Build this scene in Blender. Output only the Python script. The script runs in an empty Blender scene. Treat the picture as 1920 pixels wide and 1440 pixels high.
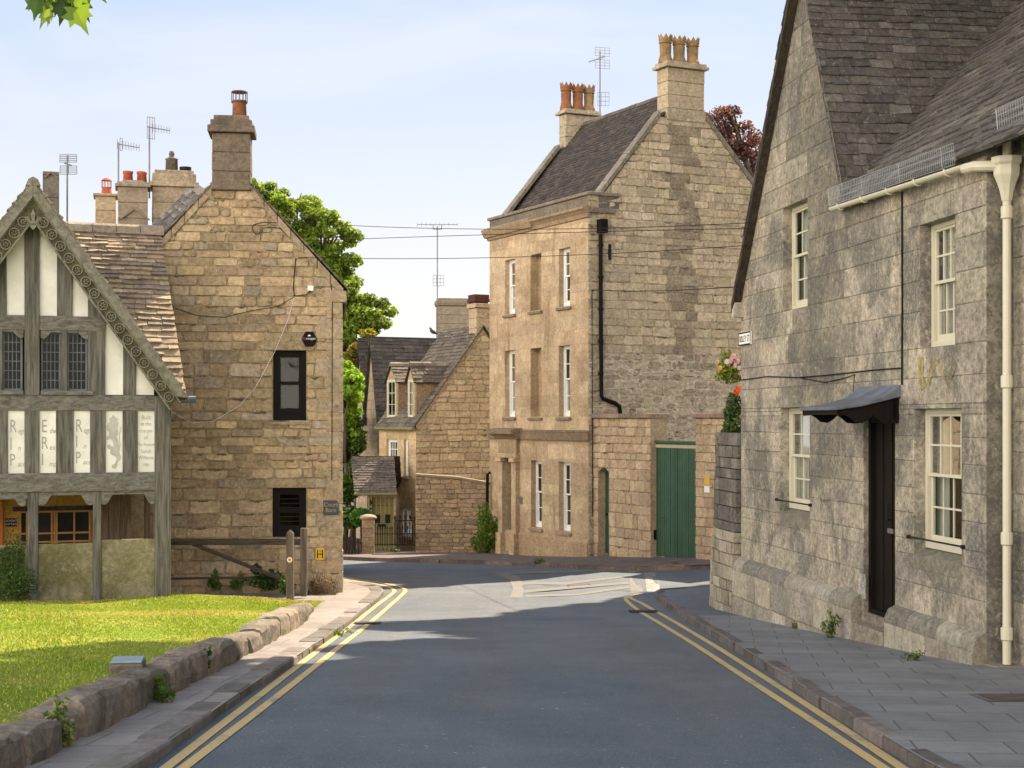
import bpy, bmesh, math, random
import numpy as np
from mathutils import Vector, Matrix
random.seed(7); rng = np.random.default_rng(7)
SC = bpy.context.scene
COL = SC.collection
F, CX, HZ, CAMZ = 2900.0, 960.0, 787.0, 1.6       # photo focal length (px), principal column, horizon row, eye height
UP = Vector((0, 0, 1))

# ---------------------------------------------------------------- terrain
DP = [(-60, -2.4), (0, 1.6), (24, 3.21), (28, 3.42), (31, 3.54), (36, 3.72), (40, 3.84), (41.5, 3.9), (47, 4.12), (55, 4.7), (80, 6.5), (140, 9.5)]
def smooth(a, b, x):
    t = min(1, max(0, (x - a) / (b - a))); return t * t * (3 - 2 * t)
def dz_road(y):
    for (a, da), (b, db) in zip(DP, DP[1:]):
        if y <= b: return da + (db - da) * (y - a) / (b - a)
    return DP[-1][1]
def gz(x, y):
    d = sum(dz_road(y + k) for k in (-1.5, -.75, 0, .75, 1.5)) / 5
    d -= smooth(26, 36, y) * .08 * max(0, min(x, 14) - .5)
    return CAMZ - d
def G(x, y, up=0.0):
    """road point seen at photo pixel (x, y)"""
    k = (x - CX) / F; m = (y - HZ) / F
    lo, hi = 3.0, 120.0
    for _ in range(50):
        z = (lo + hi) / 2
        if (CAMZ - gz(k * z, z) - up) / z > m: lo = z
        else: hi = z
    return (k * z, z)
def P(x, y, z):
    return Vector(((x - CX) * z / F, z, CAMZ + (HZ - y) * z / F))

# ---------------------------------------------------------------- mesh builder
class MB:
    def __init__(s): s.v, s.f, s.c = [], [], []; s.col = (1, 1, 1)
    def poly(s, pts, col=None):
        b = len(s.v); s.v += [tuple(p) for p in pts]; s.f.append(tuple(range(b, b + len(pts)))); s.c.append(col or s.col)
    def mesh(s, pts, faces, col=None):
        b = len(s.v); s.v += [tuple(p) for p in pts]
        for f in faces: s.f.append(tuple(b + i for i in f)); s.c.append(col or s.col)
    def hexa(s, p, col=None):
        s.mesh(p, [(0, 3, 2, 1), (4, 5, 6, 7), (0, 1, 5, 4), (1, 2, 6, 5), (2, 3, 7, 6), (3, 0, 4, 7)], col)
    def box(s, c, sx, sy, sz, ax=(1, 0, 0), col=None):
        a = Vector(ax).normalized(); b = UP.cross(a); c = Vector(c)
        q = [(-1, -1), (1, -1), (1, 1), (-1, 1)]
        s.hexa([c + a * (i * sx / 2) + b * (j * sy / 2) - UP * sz / 2 for i, j in q] + [c + a * (i * sx / 2) + b * (j * sy / 2) + UP * sz / 2 for i, j in q], col)
    def prism(s, pts, off, col=None):
        """polygon pts swept by vector off"""
        n = len(pts); pts = [Vector(p) for p in pts]; off = Vector(off)
        s.mesh(pts + [p + off for p in pts], [tuple(range(n)), tuple(range(2 * n - 1, n - 1, -1))] + [(i, i + n, (i + 1) % n + n, (i + 1) % n) for i in range(n)], col)
    def tube(s, path, r, n=8, col=None, caps=True):
        path = [Vector(p) for p in path]; rs = r if isinstance(r, (list, tuple)) else [r] * len(path)
        rings = []; up = Vector((.31, .17, .93))
        for i, p in enumerate(path):
            t = (path[min(i + 1, len(path) - 1)] - path[max(i - 1, 0)]).normalized()
            if abs(t.dot(up)) > .97: up = Vector((.9, .3, .1))
            a = t.cross(up).normalized(); b = t.cross(a).normalized()
            rings.append([p + (a * math.cos(2 * math.pi * k / n) + b * math.sin(2 * math.pi * k / n)) * rs[i] for k in range(n)])
        fs = []
        for i in range(len(path) - 1):
            fs += [(i * n + k, i * n + (k + 1) % n, (i + 1) * n + (k + 1) % n, (i + 1) * n + k) for k in range(n)]
        if caps: fs += [tuple(range(n)), tuple((len(path) - 1) * n + k for k in range(n))]
        s.mesh([q for ring in rings for q in ring], fs, col)
    def lathe(s, c, prof, n=14, col=None, sq=None):
        """prof: (radius, height) pairs round a vertical axis at c"""
        c = Vector(c); vs = []; fs = []
        for r, h in prof: vs += [c + Vector((math.cos(2 * math.pi * k / n) * r, math.sin(2 * math.pi * k / n) * r, h)) for k in range(n)]
        for i in range(len(prof) - 1): fs += [(i * n + k, i * n + (k + 1) % n, (i + 1) * n + (k + 1) % n, (i + 1) * n + k) for k in range(n)]
        fs += [tuple(range(n)), tuple((len(prof) - 1) * n + k for k in range(n))]
        s.mesh(vs, fs, col)
    def build(s, name, mat, parent=None, smooth_=False, bevel=0, label=None):
        me = bpy.data.meshes.new(name); me.from_pydata(s.v, [], s.f)
        bm = bmesh.new(); bm.from_mesh(me); bmesh.ops.recalc_face_normals(bm, faces=bm.faces); bm.to_mesh(me); bm.free()
        at = me.attributes.new('Col', 'FLOAT_COLOR', 'FACE')
        at.data.foreach_set('color', np.array([(*c[:3], 1) for c in s.c], dtype=np.float32).ravel())
        uv = me.uv_layers.new(name='UVMap').data
        for p in me.polygons:
            n = p.normal
            if abs(n.z) > .97: t = Vector((1, 0, 0)); b = Vector((0, 1, 0))
            else: t = UP.cross(n).normalized(); b = n.cross(t).normalized()
            for li in p.loop_indices:
                co = me.vertices[me.loops[li].vertex_index].co; uv[li].uv = (co.dot(t), co.dot(b))
        if smooth_: me.shade_smooth()
        me.materials.append(mat)
        return link(name, me, parent, bevel, label)
def link(name, me, parent=None, bevel=0, label=None):
    o = bpy.data.objects.new(name, me); COL.objects.link(o)
    if parent is not None:
        o.parent = parent; o.matrix_parent_inverse = world_of(parent).inverted()
    if bevel:
        m = o.modifiers.new('bevel', 'BEVEL'); m.width = bevel; m.segments = 2; m.limit_method = 'ANGLE'
    if label: o['label'] = label
    return o
def world_of(o):
    m = Matrix.Translation(o.location)
    return (world_of(o.parent) @ o.matrix_parent_inverse @ m) if o.parent else m
def thing(name, label, cat, loc, group=None):
    o = bpy.data.objects.new(name, None); COL.objects.link(o); o.location = loc; o.empty_display_size = .2
    return tag(o, label, cat, group)
def tag(o, label, cat, group=None):
    o['label'] = label; o['category'] = cat
    if group: o['group'] = group
    return o
def struct(o, kind='structure'): o['kind'] = kind; return o

# ---------------------------------------------------------------- materials
def mat(name, rough=.85, spec=.3, metal=0):
    m = bpy.data.materials.new(name); m.use_nodes = True; nt = m.node_tree; b = nt.nodes['Principled BSDF']
    b.inputs['Roughness'].default_value = rough; b.inputs['Specular IOR Level'].default_value = spec; b.inputs['Metallic'].default_value = metal
    return m, nt, b
def N(nt, t, **kw):
    n = nt.nodes.new(t)
    for k, v in kw.items():
        if k in n.inputs: n.inputs[k].default_value = v
        else: setattr(n, k, v)
    return n
def coords(nt, scale=(1, 1, 1), uv=False):
    tc = N(nt, 'ShaderNodeTexCoord'); mp = N(nt, 'ShaderNodeMapping'); mp.inputs['Scale'].default_value = scale
    nt.links.new(tc.outputs['UV' if uv else 'Object'], mp.inputs['Vector']); return mp.outputs[0]
def noise(nt, vec, scale, detail=6, rough=.6, dist=0):
    n = N(nt, 'ShaderNodeTexNoise', Scale=scale, Detail=detail, Roughness=rough, Distortion=dist); nt.links.new(vec, n.inputs['Vector']); return n.outputs['Fac']
def ramp(nt, fac, a, b, ca=0.0, cb=1.0):
    r = N(nt, 'ShaderNodeMapRange'); r.interpolation_type = 'SMOOTHSTEP'
    for k, v in zip(('From Min', 'From Max', 'To Min', 'To Max'), (a, b, ca, cb)): r.inputs[k].default_value = v
    nt.links.new(fac, r.inputs['Value']); return r.outputs[0]
def mix(nt, fac, a, b, mode='MIX'):
    m = N(nt, 'ShaderNodeMix', data_type='RGBA', blend_type=mode)
    for sock, v in ((m.inputs[0], fac), (m.inputs[6], a), (m.inputs[7], b)):
        if hasattr(v, 'is_linked') or hasattr(v, 'links'): nt.links.new(v, sock)
        elif isinstance(v, (int, float)): sock.default_value = v
        else: sock.default_value = (*v[:3], 1)
    return m.outputs[2]
def mul(nt, a, b):
    m = N(nt, 'ShaderNodeMath', operation='MULTIPLY')
    for i, v in ((0, a), (1, b)):
        if hasattr(v, 'links'): nt.links.new(v, m.inputs[i])
        else: m.inputs[i].default_value = v
    return m.outputs[0]
def bump(nt, b, h, strength=.4, dist=.02):
    bp = N(nt, 'ShaderNodeBump', Strength=strength, Distance=dist); nt.links.new(h, bp.inputs['Height']); nt.links.new(bp.outputs[0], b.inputs['Normal'])
def attr(nt): return N(nt, 'ShaderNodeAttribute', attribute_name='Col').outputs['Color']

def stone_mat(name, stain=(.12, .10, .085), stain_amt=.5, streak=.4, pale=(.62, .52, .38), pale_amt=.25, lichen=None, rough=.92, bump_s=.5, smin=.52, smax=.72, crust=.5, micro=1.0):
    m, nt, b = mat(name, rough, .2)
    v = coords(nt); c = attr(nt)
    n1 = noise(nt, v, 3.2, 8, .65); c = mix(nt, ramp(nt, n1, .3, .75), mix(nt, .28, c, (.0, .0, .0)), c)
    c = mix(nt, ramp(nt, noise(nt, v, 13, 10, .78), .34, .66), mix(nt, .42 * micro, c, (.03, .022, .015)), mix(nt, .16 * micro, c, pale))
    n2 = noise(nt, v, .9, 8, .7, .6)
    c = mix(nt, mul(nt, mul(nt, ramp(nt, n2, smin, smax), ramp(nt, noise(nt, v, 17, 12, .88), .38, .56, .15, 1)), stain_amt), c, stain)
    vs = coords(nt, (2.2, 2.2, .28)); n3 = noise(nt, vs, 1.6, 6, .65)
    c = mix(nt, mul(nt, ramp(nt, n3, .54, .74), streak), c, stain)
    n4 = noise(nt, v, 7.5, 6, .7, .4)
    c = mix(nt, mul(nt, ramp(nt, n4, .58, .72), pale_amt), c, pale)
    n6 = noise(nt, coords(nt, (.9, .9, 3.6)), 3.6, 8, .75)
    c = mix(nt, mul(nt, ramp(nt, n6, .60, .68), crust), c, (stain[0] * .45, stain[1] * .45, stain[2] * .45))
    c = mix(nt, ramp(nt, noise(nt, v, 38, 3, .7), .66, .74, 0, .6 * micro), c, (.04, .035, .03))
    if lichen:
        n5 = noise(nt, v, 15, 4, .7); c = mix(nt, mul(nt, ramp(nt, n5, .58, .64), lichen[1]), c, lichen[0])
    nt.links.new(c, b.inputs['Base Color'])
    h = mix(nt, .5, noise(nt, v, 30, 10, .75), noise(nt, v, 7, 6, .65)); bump(nt, b, h, min(1, bump_s * 1.5), .035)
    return m
def plain(name, col, rough=.6, spec=.3, metal=0, var=.25, scale=6, bump_s=.15, vcol=False, stretch=(1, 1, 1)):
    m, nt, b = mat(name, rough, spec, metal); v = coords(nt, stretch)
    n = noise(nt, v, scale, 6, .65); base = attr(nt) if vcol else col
    c = mix(nt, ramp(nt, n, .3, .72), mix(nt, var, base, (0, 0, 0)), base)
    nt.links.new(c, b.inputs['Base Color'])
    if bump_s: bump(nt, b, noise(nt, v, scale * 6, 6, .7), bump_s, .01)
    return m
def wood_mat(name, a, c2, moss=None, stretch=(9, 9, .7)):
    m, nt, b = mat(name, .9, .15); v = coords(nt, stretch); n = noise(nt, v, 2.2, 8, .7, .6)
    c = mix(nt, ramp(nt, n, .32, .7), a, c2)
    if moss: c = mix(nt, mul(nt, ramp(nt, noise(nt, coords(nt), 1.3, 6, .65), .48, .7), moss[1]), c, moss[0])
    n2 = noise(nt, coords(nt, (stretch[0] * 3, stretch[1] * 3, stretch[2])), 3, 4, .6)
    c = mix(nt, ramp(nt, n2, .62, .7, 0, .75), c, (a[0] * .25, a[1] * .25, a[2] * .25))
    nt.links.new(c, b.inputs['Base Color']); bump(nt, b, n, .5, .02); return m
def leaf_mat(name, trans=.45):
    m = bpy.data.materials.new(name); m.use_nodes = True; nt = m.node_tree
    b = nt.nodes['Principled BSDF']; out = nt.nodes['Material Output']; b.inputs['Roughness'].default_value = .55; b.inputs['Specular IOR Level'].default_value = .35
    c = attr(nt); nt.links.new(c, b.inputs['Base Color'])
    tr = N(nt, 'ShaderNodeBsdfTranslucent'); nt.links.new(mix(nt, 1.0, c, (1.5, 1.45, .7), 'MULTIPLY'), tr.inputs['Color'])
    ms = N(nt, 'ShaderNodeMixShader', Fac=trans); nt.links.new(b.outputs[0], ms.inputs[1]); nt.links.new(tr.outputs[0], ms.inputs[2]); nt.links.new(ms.outputs[0], out.inputs['Surface'])
    return m
def glass_mat(name, tint=(.8, .85, .85), refl=.0, k=.55):
    m = bpy.data.materials.new(name); m.use_nodes = True; nt = m.node_tree; out = nt.nodes['Material Output']
    nt.nodes.remove(nt.nodes['Principled BSDF'])
    tr = N(nt, 'ShaderNodeBsdfTransparent'); tr.inputs['Color'].default_value = (*tint, 1)
    gl = N(nt, 'ShaderNodeBsdfGlossy', Roughness=.03); fr = N(nt, 'ShaderNodeFresnel', IOR=1.5)
    bp = N(nt, 'ShaderNodeBump', Strength=.06, Distance=.02); nt.links.new(noise(nt, coords(nt), 2.5, 2), bp.inputs['Height']); nt.links.new(bp.outputs[0], gl.inputs['Normal'])
    f = N(nt, 'ShaderNodeMath', operation='MULTIPLY_ADD', use_clamp=True); nt.links.new(fr.outputs[0], f.inputs[0]); f.inputs[1].default_value = k; f.inputs[2].default_value = refl
    ms = N(nt, 'ShaderNodeMixShader'); nt.links.new(f.outputs[0], ms.inputs[0]); nt.links.new(tr.outputs[0], ms.inputs[1]); nt.links.new(gl.outputs[0], ms.inputs[2]); nt.links.new(ms.outputs[0], out.inputs['Surface'])
    return m

M = {}
M['barn'] = stone_mat('barn_stone', (.17, .12, .08), .4, .2, (.72, .58, .40), .5, crust=.9)
M['ashlar'] = stone_mat('grey_ashlar', (.085, .084, .08), .9, .3, (.62, .56, .44), .5, ((.06, .06, .058), .55), smin=.43, smax=.6, crust=.4, micro=1.25)
M['render'] = stone_mat('georgian_ashlar', (.22, .145, .085), .7, .9, (.68, .52, .34), .5, bump_s=.3, crust=.5, micro=.9, smin=.46, smax=.66)
M['rubble'] = stone_mat('georgian_rubble', (.15, .12, .09), .4, .15, (.76, .66, .50), .6, ((.10, .09, .075), .45), crust=.95)
M['yard'] = stone_mat('yard_stone', (.22, .155, .11), .4, .4, (.68, .52, .37), .4, crust=.55)
M['dark_stone'] = stone_mat('blackened_stone', (.06, .055, .05), .7, .5, (.34, .30, .24), .15, ((.22, .19, .15), .3))
M['grey_wall'] = stone_mat('grey_rubble', (.09, .085, .075), .75, .6, (.5, .45, .36), .25, ((.05, .05, .045), .5))
M['mortar'] = stone_mat('mortar', (.2, .16, .12), .5, .3, (.5, .4, .28), .2, bump_s=.8)
M['mortar_dark'] = stone_mat('dark_mortar', (.10, .09, .075), .6, .4, (.34, .30, .24), .2, bump_s=.8)
M['slate'] = stone_mat('stone_slate', (.07, .062, .056), .4, .1, (.36, .32, .27), .3, ((.42, .40, .37), .25), bump_s=.7, crust=.3)
M['slate_dark'] = stone_mat('dark_slate', (.03, .028, .026), .4, .1, (.2, .17, .15), .15, ((.16, .15, .14), .25), bump_s=.6)
M['timber'] = wood_mat('weathered_oak', (.058, .054, .050), (.165, .157, .145), ((.095, .09, .045), .3))
M['timber_h'] = wood_mat('weathered_oak_beam', (.075, .071, .066), (.185, .177, .165), ((.095, .09, .05), .22), (.7, 9, 9))
M['timber_dark'] = wood_mat('dark_timber', (.022, .018, .014), (.065, .052, .04))
M['carved'] = wood_mat('carved_oak', (.10, .095, .078), (.21, .198, .162), ((.12, .115, .06), .25), (4, 4, 4)); M['carved_dark'] = wood_mat('shadowed_oak', (.04, .037, .024), (.10, .094, .06), ((.07, .07, .02), .4), (4, 4, 4)); M['door'] = plain('black_door', (.011, .008, .007), .6, .08, var=.4, stretch=(6, 6, .5))
M['plaster'] = plain('white_plaster', (.70, .70, .68), .9, .1, var=.2, scale=2, bump_s=.4)
M['ink'] = plain('grey_lettering', (.30, .30, .29), .9, .1, var=.1, bump_s=0)
M['lowwall'] = stone_mat('mossy_slab', (.10, .095, .035), .85, .5, (.46, .41, .29), .5, ((.33, .31, .24), .35), smin=.44, smax=.58, crust=.7, bump_s=.8)
M['cream'] = plain('cream_paint', (.50, .475, .37), .5, .4, var=.08, bump_s=0)
M['white'] = plain('white_paint', (.74, .74, .72), .4, .4, var=.06, bump_s=0)
M['black'] = plain('black_paint', (.009, .008, .008), .55, .07, var=.2, bump_s=.0)
M['iron'] = plain('iron', (.018, .017, .017), .65, .12, var=.3)
M['galv'] = plain('galvanised_wire', (.30, .33, .36), .5, .5, .3, var=.15, bump_s=0)
M['steel'] = plain('aerial_metal', (.18, .18, .19), .5, .5, .6, var=.2, bump_s=0)
M['lead'] = plain('lead_sheet', (.13, .15, .18), .55, .3, .1, var=.45, scale=4)
M['pot'] = plain('terracotta', (.28, .12, .058), .85, .2, var=.45, scale=5)
M['pot_pale'] = plain('buff_clay', (.31, .205, .105), .85, .2, var=.5, scale=5)
M['pot_red'] = plain('red_clay', (.36, .09, .05), .8, .2, var=.3)
M['green'] = plain('green_paint', (.022, .080, .042), .5, .4, var=.3, scale=3)
M['olive'] = plain('olive_paint', (.17, .16, .055), .55, .35, var=.2)
M['curtain'] = plain('curtain', (.50, .48, .43), .9, .1, var=.35, scale=5, stretch=(4, 4, .2), bump_s=0)
M['room'] = plain('dark_room', (.03, .028, .026), .9, .1, var=.4, scale=1.5, bump_s=0)
M['ochre'] = stone_mat('ochre_wall', (.28, .14, .03), .3, .2, (.52, .30, .09), .2)
M['orange'] = plain('orange_door', (.42, .13, .02), .6, .3, var=.25)
M['glass'] = glass_mat('window_glass')
M['glass_mid'] = glass_mat('dim_window_glass', (.6, .65, .65), .02, .25); M['glass_dark'] = glass_mat('leaded_glass', (.35, .4, .38), .0, .25)
M['soil'] = plain('soil', (.10, .08, .055), .95, .1, var=.5, scale=4)
M['bark'] = plain('bark', (.10, .08, .06), .95, .1, var=.5, scale=5, bump_s=.6)
M['leaf'] = leaf_mat('leaf'); M['leaf_dark'] = leaf_mat('thick_leaf', .25)
M['petal'] = leaf_mat('petal', .3)
M['yellow'] = plain('yellow_sign', (.62, .38, .02), .4, .4, var=.08, bump_s=0)
M['red'] = plain('red_paint', (.45, .02, .03), .5, .4, var=.1, bump_s=0)
M['bird'] = plain('feathers', (.05, .05, .06), .8, .2)
M['brick'] = plain('red_brick', (.095, .038, .03), .9, .15, var=.4)
M['vcol'] = plain('painted', (1, 1, 1), .7, .2, var=.15, vcol=True, bump_s=0)

def asphalt():
    m, nt, b = mat('asphalt', .8, .25); v = coords(nt)
    c = mix(nt, ramp(nt, noise(nt, v, .35, 6, .6, .8), .35, .68), (.060, .078, .102), (.090, .105, .124))
    c = mix(nt, ramp(nt, noise(nt, coords(nt, (1.1, .16, 1)), .8, 5, .6), .42, .7, 0, .6), c, (.07, .071, .073))
    c = mix(nt, ramp(nt, noise(nt, coords(nt, (.9, .13, 1)), 1.6, 8, .75), .46, .6, 0, .35), c, (.11, .118, .125)); c = mix(nt, ramp(nt, noise(nt, v, 70, 3, .85), .5, .68, 0, .65), c, (.26, .25, .235)); c = mix(nt, ramp(nt, noise(nt, v, 45, 3, .85), .56, .7, 0, .6), c, (.025, .025, .028)); c = mix(nt, ramp(nt, noise(nt, v, 17, 2, .5), .735, .75, 0, .8), c, (.42, .41, .38))
    c = mix(nt, ramp(nt, noise(nt, v, 2.0, 8, .75), .66, .74, 0, .35), c, (.04, .04, .04))
    nt.links.new(c, b.inputs['Base Color']); bump(nt, b, noise(nt, v, 80, 5, .85), .8, .012)
    nt.links.new(ramp(nt, noise(nt, v, .8, 4), .3, .7, .7, .9), b.inputs['Roughness']); return m
M['asphalt'] = asphalt()
def paint(name, col, wear):
    m, nt, b = mat(name, .75, .25); v = coords(nt)
    n = noise(nt, v, 9, 8, .8); n2 = noise(nt, v, .9, 4, .6)
    f = ramp(nt, mix(nt, .4, n, n2), wear, wear + .16)
    c = mix(nt, f, col, (.13, .125, .115)); c = mix(nt, ramp(nt, noise(nt, v, 60, 3, .8), .45, .75, 0, .35), c, (.12, .11, .1))
    nt.links.new(c, b.inputs['Base Color']); bump(nt, b, noise(nt, v, 110, 3), .4, .006); return m
M['yline'] = paint('yellow_line_paint', (.43, .31, .13), .5); M['yworn'] = paint('worn_yellow_paint', (.32, .235, .12), .31); M['wworn'] = paint('worn_white_paint', (.31, .305, .29), .4)
def paving(name, bw, bh, c1, c2, mort, rot, offset=.5):
    m, nt, b = mat(name, .85, .25); tc = N(nt, 'ShaderNodeTexCoord'); mp = N(nt, 'ShaderNodeMapping'); mp.inputs['Rotation'].default_value = (0, 0, rot)
    nt.links.new(tc.outputs['UV'], mp.inputs[0]); v = mp.outputs[0]
    br = N(nt, 'ShaderNodeTexBrick', offset=offset); nt.links.new(v, br.inputs['Vector'])
    for k, x in (('Scale', 1), ('Mortar Size', .008), ('Brick Width', bw), ('Row Height', bh), ('Mortar Smooth', .3), ('Bias', -.2)): br.inputs[k].default_value = x
    br.inputs['Color1'].default_value = (*c1, 1); br.inputs['Color2'].default_value = (*c2, 1); br.inputs['Mortar'].default_value = (*mort, 1)
    ov = coords(nt); c = mix(nt, ramp(nt, noise(nt, ov, 1.3, 8, .7), .35, .7, 0, .6), br.outputs['Color'], (c1[0] * .5, c1[1] * .5, c1[2] * .5))
    c = mix(nt, ramp(nt, noise(nt, ov, 60, 4, .8), .5, .7, 0, .4), c, (c2[0] * 1.4, c2[1] * 1.4, c2[2] * 1.4))
    nt.links.new(c, b.inputs['Base Color'])
    inv = N(nt, 'ShaderNodeMath', operation='SUBTRACT'); inv.inputs[0].default_value = 1; nt.links.new(br.outputs['Fac'], inv.inputs[1])
    hh = mix(nt, .25, inv.outputs[0], noise(nt, ov, 60, 5, .7)); bump(nt, b, hh, .6, .012); return m
M['flags'] = paving('paving_blocks', .62, .55, (.148, .152, .16), (.19, .19, .192), (.065, .066, .07), math.radians(8))
M['path'] = paving('pavement_flags', 1.1, .7, (.20, .175, .16), (.25, .22, .20), (.09, .085, .08), math.radians(2), .3)
M['farpath'] = plain('red_tarmac', (.155, .12, .11), .9, .2, var=.35, scale=3, bump_s=.5)
M['kerb'] = plain('kerb_stone', (1, 1, 1), .9, .2, var=.4, scale=7, bump_s=.5, vcol=True)
def lawn():
    m, nt, b = mat('lawn', .95, .1); v = coords(nt)
    c = mix(nt, ramp(nt, noise(nt, v, .7, 6, .7, .4), .36, .66), (.13, .19, .018), (.26, .24, .05))
    c = mix(nt, ramp(nt, noise(nt, v, 5, 8, .8), .6, .72, 0, .8), c, (.30, .22, .09))
    nt.links.new(c, b.inputs['Base Color']); bump(nt, b, noise(nt, v, 60, 4, .8), .8, .02); return m
M['lawn'] = lawn()
# ---------------------------------------------------------------- wall frames, masonry, roofs
class Wall:
    def __init__(s, p0, d):
        s.p = Vector((p0[0], p0[1], 0)); s.d = Vector((d[0], d[1], 0)).normalized()
        n = Vector((-s.d.y, s.d.x, 0)); s.n = n if n.dot(-s.p) > 0 else -n
        s.r = UP.cross(s.n)                                  # reading direction of writing on the wall
    def u(s, x):
        k = (x - CX) / F; return (k * s.p.y - s.p.x) / (s.d.x - k * s.d.y)
    def uh(s, x, y):
        u = s.u(x); z = s.p.y + u * s.d.y; return u, CAMZ + (HZ - y) * z / F
    def pt(s, u, h, o=0.0): return s.p + s.d * u + UP * h + s.n * o
    def box(s, mb, u0, u1, h0, h1, o0, o1, col=None):
        mb.hexa([s.pt(u0, h0, o0), s.pt(u1, h0, o0), s.pt(u1, h0, o1), s.pt(u0, h0, o1), s.pt(u0, h1, o0), s.pt(u1, h1, o0), s.pt(u1, h1, o1), s.pt(u0, h1, o1)], col)
    def prof(s, mb, u0, u1, prof, col=None):
        """profile of (out, h) points swept along the wall"""
        mb.prism([s.pt(u0, h, o) for o, h in prof], s.d * (u1 - u0), col)
    def poly(s, mb, uh, o0, o1, col=None):
        mb.prism([s.pt(u, h, o0) for u, h in uh], s.n * (o1 - o0), col)
def clip(poly, x0, x1, y0, y1):
    for ax, lim, sg in ((0, x0, 1), (0, x1, -1), (1, y0, 1), (1, y1, -1)):
        out = []
        for i, a in enumerate(poly):
            b = poly[(i + 1) % len(poly)]
            ia, ib = sg * (a[ax] - lim) >= -1e-9, sg * (b[ax] - lim) >= -1e-9
            if ia: out.append(a)
            if ia != ib:
                t = (lim - a[ax]) / (b[ax] - a[ax]); out.append((a[0] + t * (b[0] - a[0]), a[1] + t * (b[1] - a[1])))
        poly = out
        if len(poly) < 3: return []
    return poly
def area(p): return abs(sum(p[i][0] * p[(i + 1) % len(p)][1] - p[(i + 1) % len(p)][0] * p[i][1] for i in range(len(p)))) / 2
def jit(c, k):
    f = 1 + random.uniform(-k, k); return tuple(max(.01, x * f * (1 + random.uniform(-k, k) * .18)) for x in c)
def pick(pal, k=.14): return jit(random.choice(pal), k)
def masonry(w, name, parent, outline, holes=(), ch=(.2, .3), sw=(.25, .6), joint=.014, proud=(.0, .012), pal=((.4, .3, .2),), m=None, mort=None, mcol=(.3, .25, .18), reveal=.2, rough=.006, tint=None, deep=.012, rnd=.0, hollow=.0):
    """coursed stonework over a convex outline on wall w; returns the wall object, its joints sit behind the stones"""
    hs = [h for _, h in outline]; h0, h1 = min(hs), max(hs); brk = sorted({h0, h1} | {h for a in holes for h in a[2:4] if h0 < h < h1})
    cs = []
    for a, b in zip(brk, brk[1:]):
        n = max(1, round((b - a) / random.uniform(*ch))); ws = [random.uniform(.75, 1.25) for _ in range(n)]; t = a
        for q in ws: cs.append((t, t + (b - a) * q / sum(ws))); t += (b - a) * q / sum(ws)
    us = [u for u, _ in outline]; ulo, uhi = min(us), max(us); base, st = MB(), MB()
    for ha, hb in cs:
        segs = [(ulo, uhi)]
        for u0, u1, a, b in holes:
            if a < hb - 1e-6 and b > ha + 1e-6:
                segs = [q for s0, s1 in segs for q in ((s0, min(s1, u0)), (max(s0, u1), s1)) if q[1] - q[0] > 1e-4]
        for s0, s1 in segs:
            bp = clip(list(outline), s0, s1, ha, hb)
            if len(bp) > 2: base.poly([w.pt(u, h) for u, h in bp], mcol)
            u = s0
            while u < s1 - 1e-4:
                wd = random.uniform(*sw); e = u + wd
                if s1 - e < sw[0] * .6: e = s1
                q = clip(list(outline), u + joint / 2, e - joint / 2, ha + joint / 2, hb - joint / 2)
                if len(q) > 2 and area(q) > .0015:
                    cx = sum(p[0] for p in q) / len(q); cy = sum(p[1] for p in q) / len(q); o = random.uniform(*proud) + deep; b = min(.016, .12 * (hb - ha))
                    if rnd:
                        nq = []
                        for i_, p_ in enumerate(q):
                            for r_ in (q[i_ - 1], q[(i_ + 1) % len(q)]):
                                L_ = math.hypot(r_[0] - p_[0], r_[1] - p_[1]) or 1; c_ = min(rnd * random.uniform(.3, 1.4), L_ * .35) / L_; nq.append((p_[0] + (r_[0] - p_[0]) * c_, p_[1] + (r_[1] - p_[1]) * c_))
                        q = nq
                    fr = []
                    for (pu, ph) in q:
                        L = math.hypot(pu - cx, ph - cy) or 1; k = 1 - b / L
                        fr.append((cx + (pu - cx) * k + random.uniform(-rough, rough), cy + (ph - cy) * k + random.uniform(-rough, rough), o + random.uniform(-rough, rough) * .7))
                    c = pick(pal) if tint is None else tint(cx, cy, pick(pal))
                    n = len(q); st.mesh([w.pt(pu, ph, .001) for pu, ph in q] + [w.pt(*f) for f in fr], [tuple(range(n, 2 * n))] + [(i, (i + 1) % n, n + (i + 1) % n, n + i) for i in range(n)], c)
                    if hollow and random.random() < hollow and hb - ha > .09:   # eroded bed joints gone black
                        n_ = random.randint(4, 8); L0 = random.uniform(.25, .9) * (e - u); s_ = u + random.uniform(0, (e - u) - L0); hc = hb - joint / 2; up_, dn_ = [], []
                        for i_ in range(n_ + 1):
                            k_ = math.sin(math.pi * i_ / n_) ** .6; up_.append((s_ + L0 * i_ / n_, hc + random.uniform(.002, .012) * k_)); dn_.append((s_ + L0 * i_ / n_, hc - random.uniform(.004, .045) * k_))
                        pq = clip(up_ + dn_[::-1], s0, s1, h0, h1)
                        if len(pq) > 2: st.poly([w.pt(a_, b_, o + .004) for a_, b_ in pq], jit(random.choice([(.085, .07, .055), (.12, .10, .075), (.06, .052, .045)]), .2))
                u = e
    for u0, u1, a, b in holes:
        for k in ((u0, u0, a, b), (u1, u1, a, b)): base.poly([w.pt(k[0], a, deep), w.pt(k[0], b, deep), w.pt(k[0], b, -reveal), w.pt(k[0], a, -reveal)], pick(pal))
        for h in (a, b): base.poly([w.pt(u0, h, deep), w.pt(u1, h, deep), w.pt(u1, h, -reveal), w.pt(u0, h, -reveal)], pick(pal))
    nb = len(base.v)
    st.v, st.f, st.c = base.v + st.v, base.f + [tuple(i + nb for i in f) for f in st.f], base.c + st.c
    o = st.build(name, m, parent)
    return o
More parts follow.
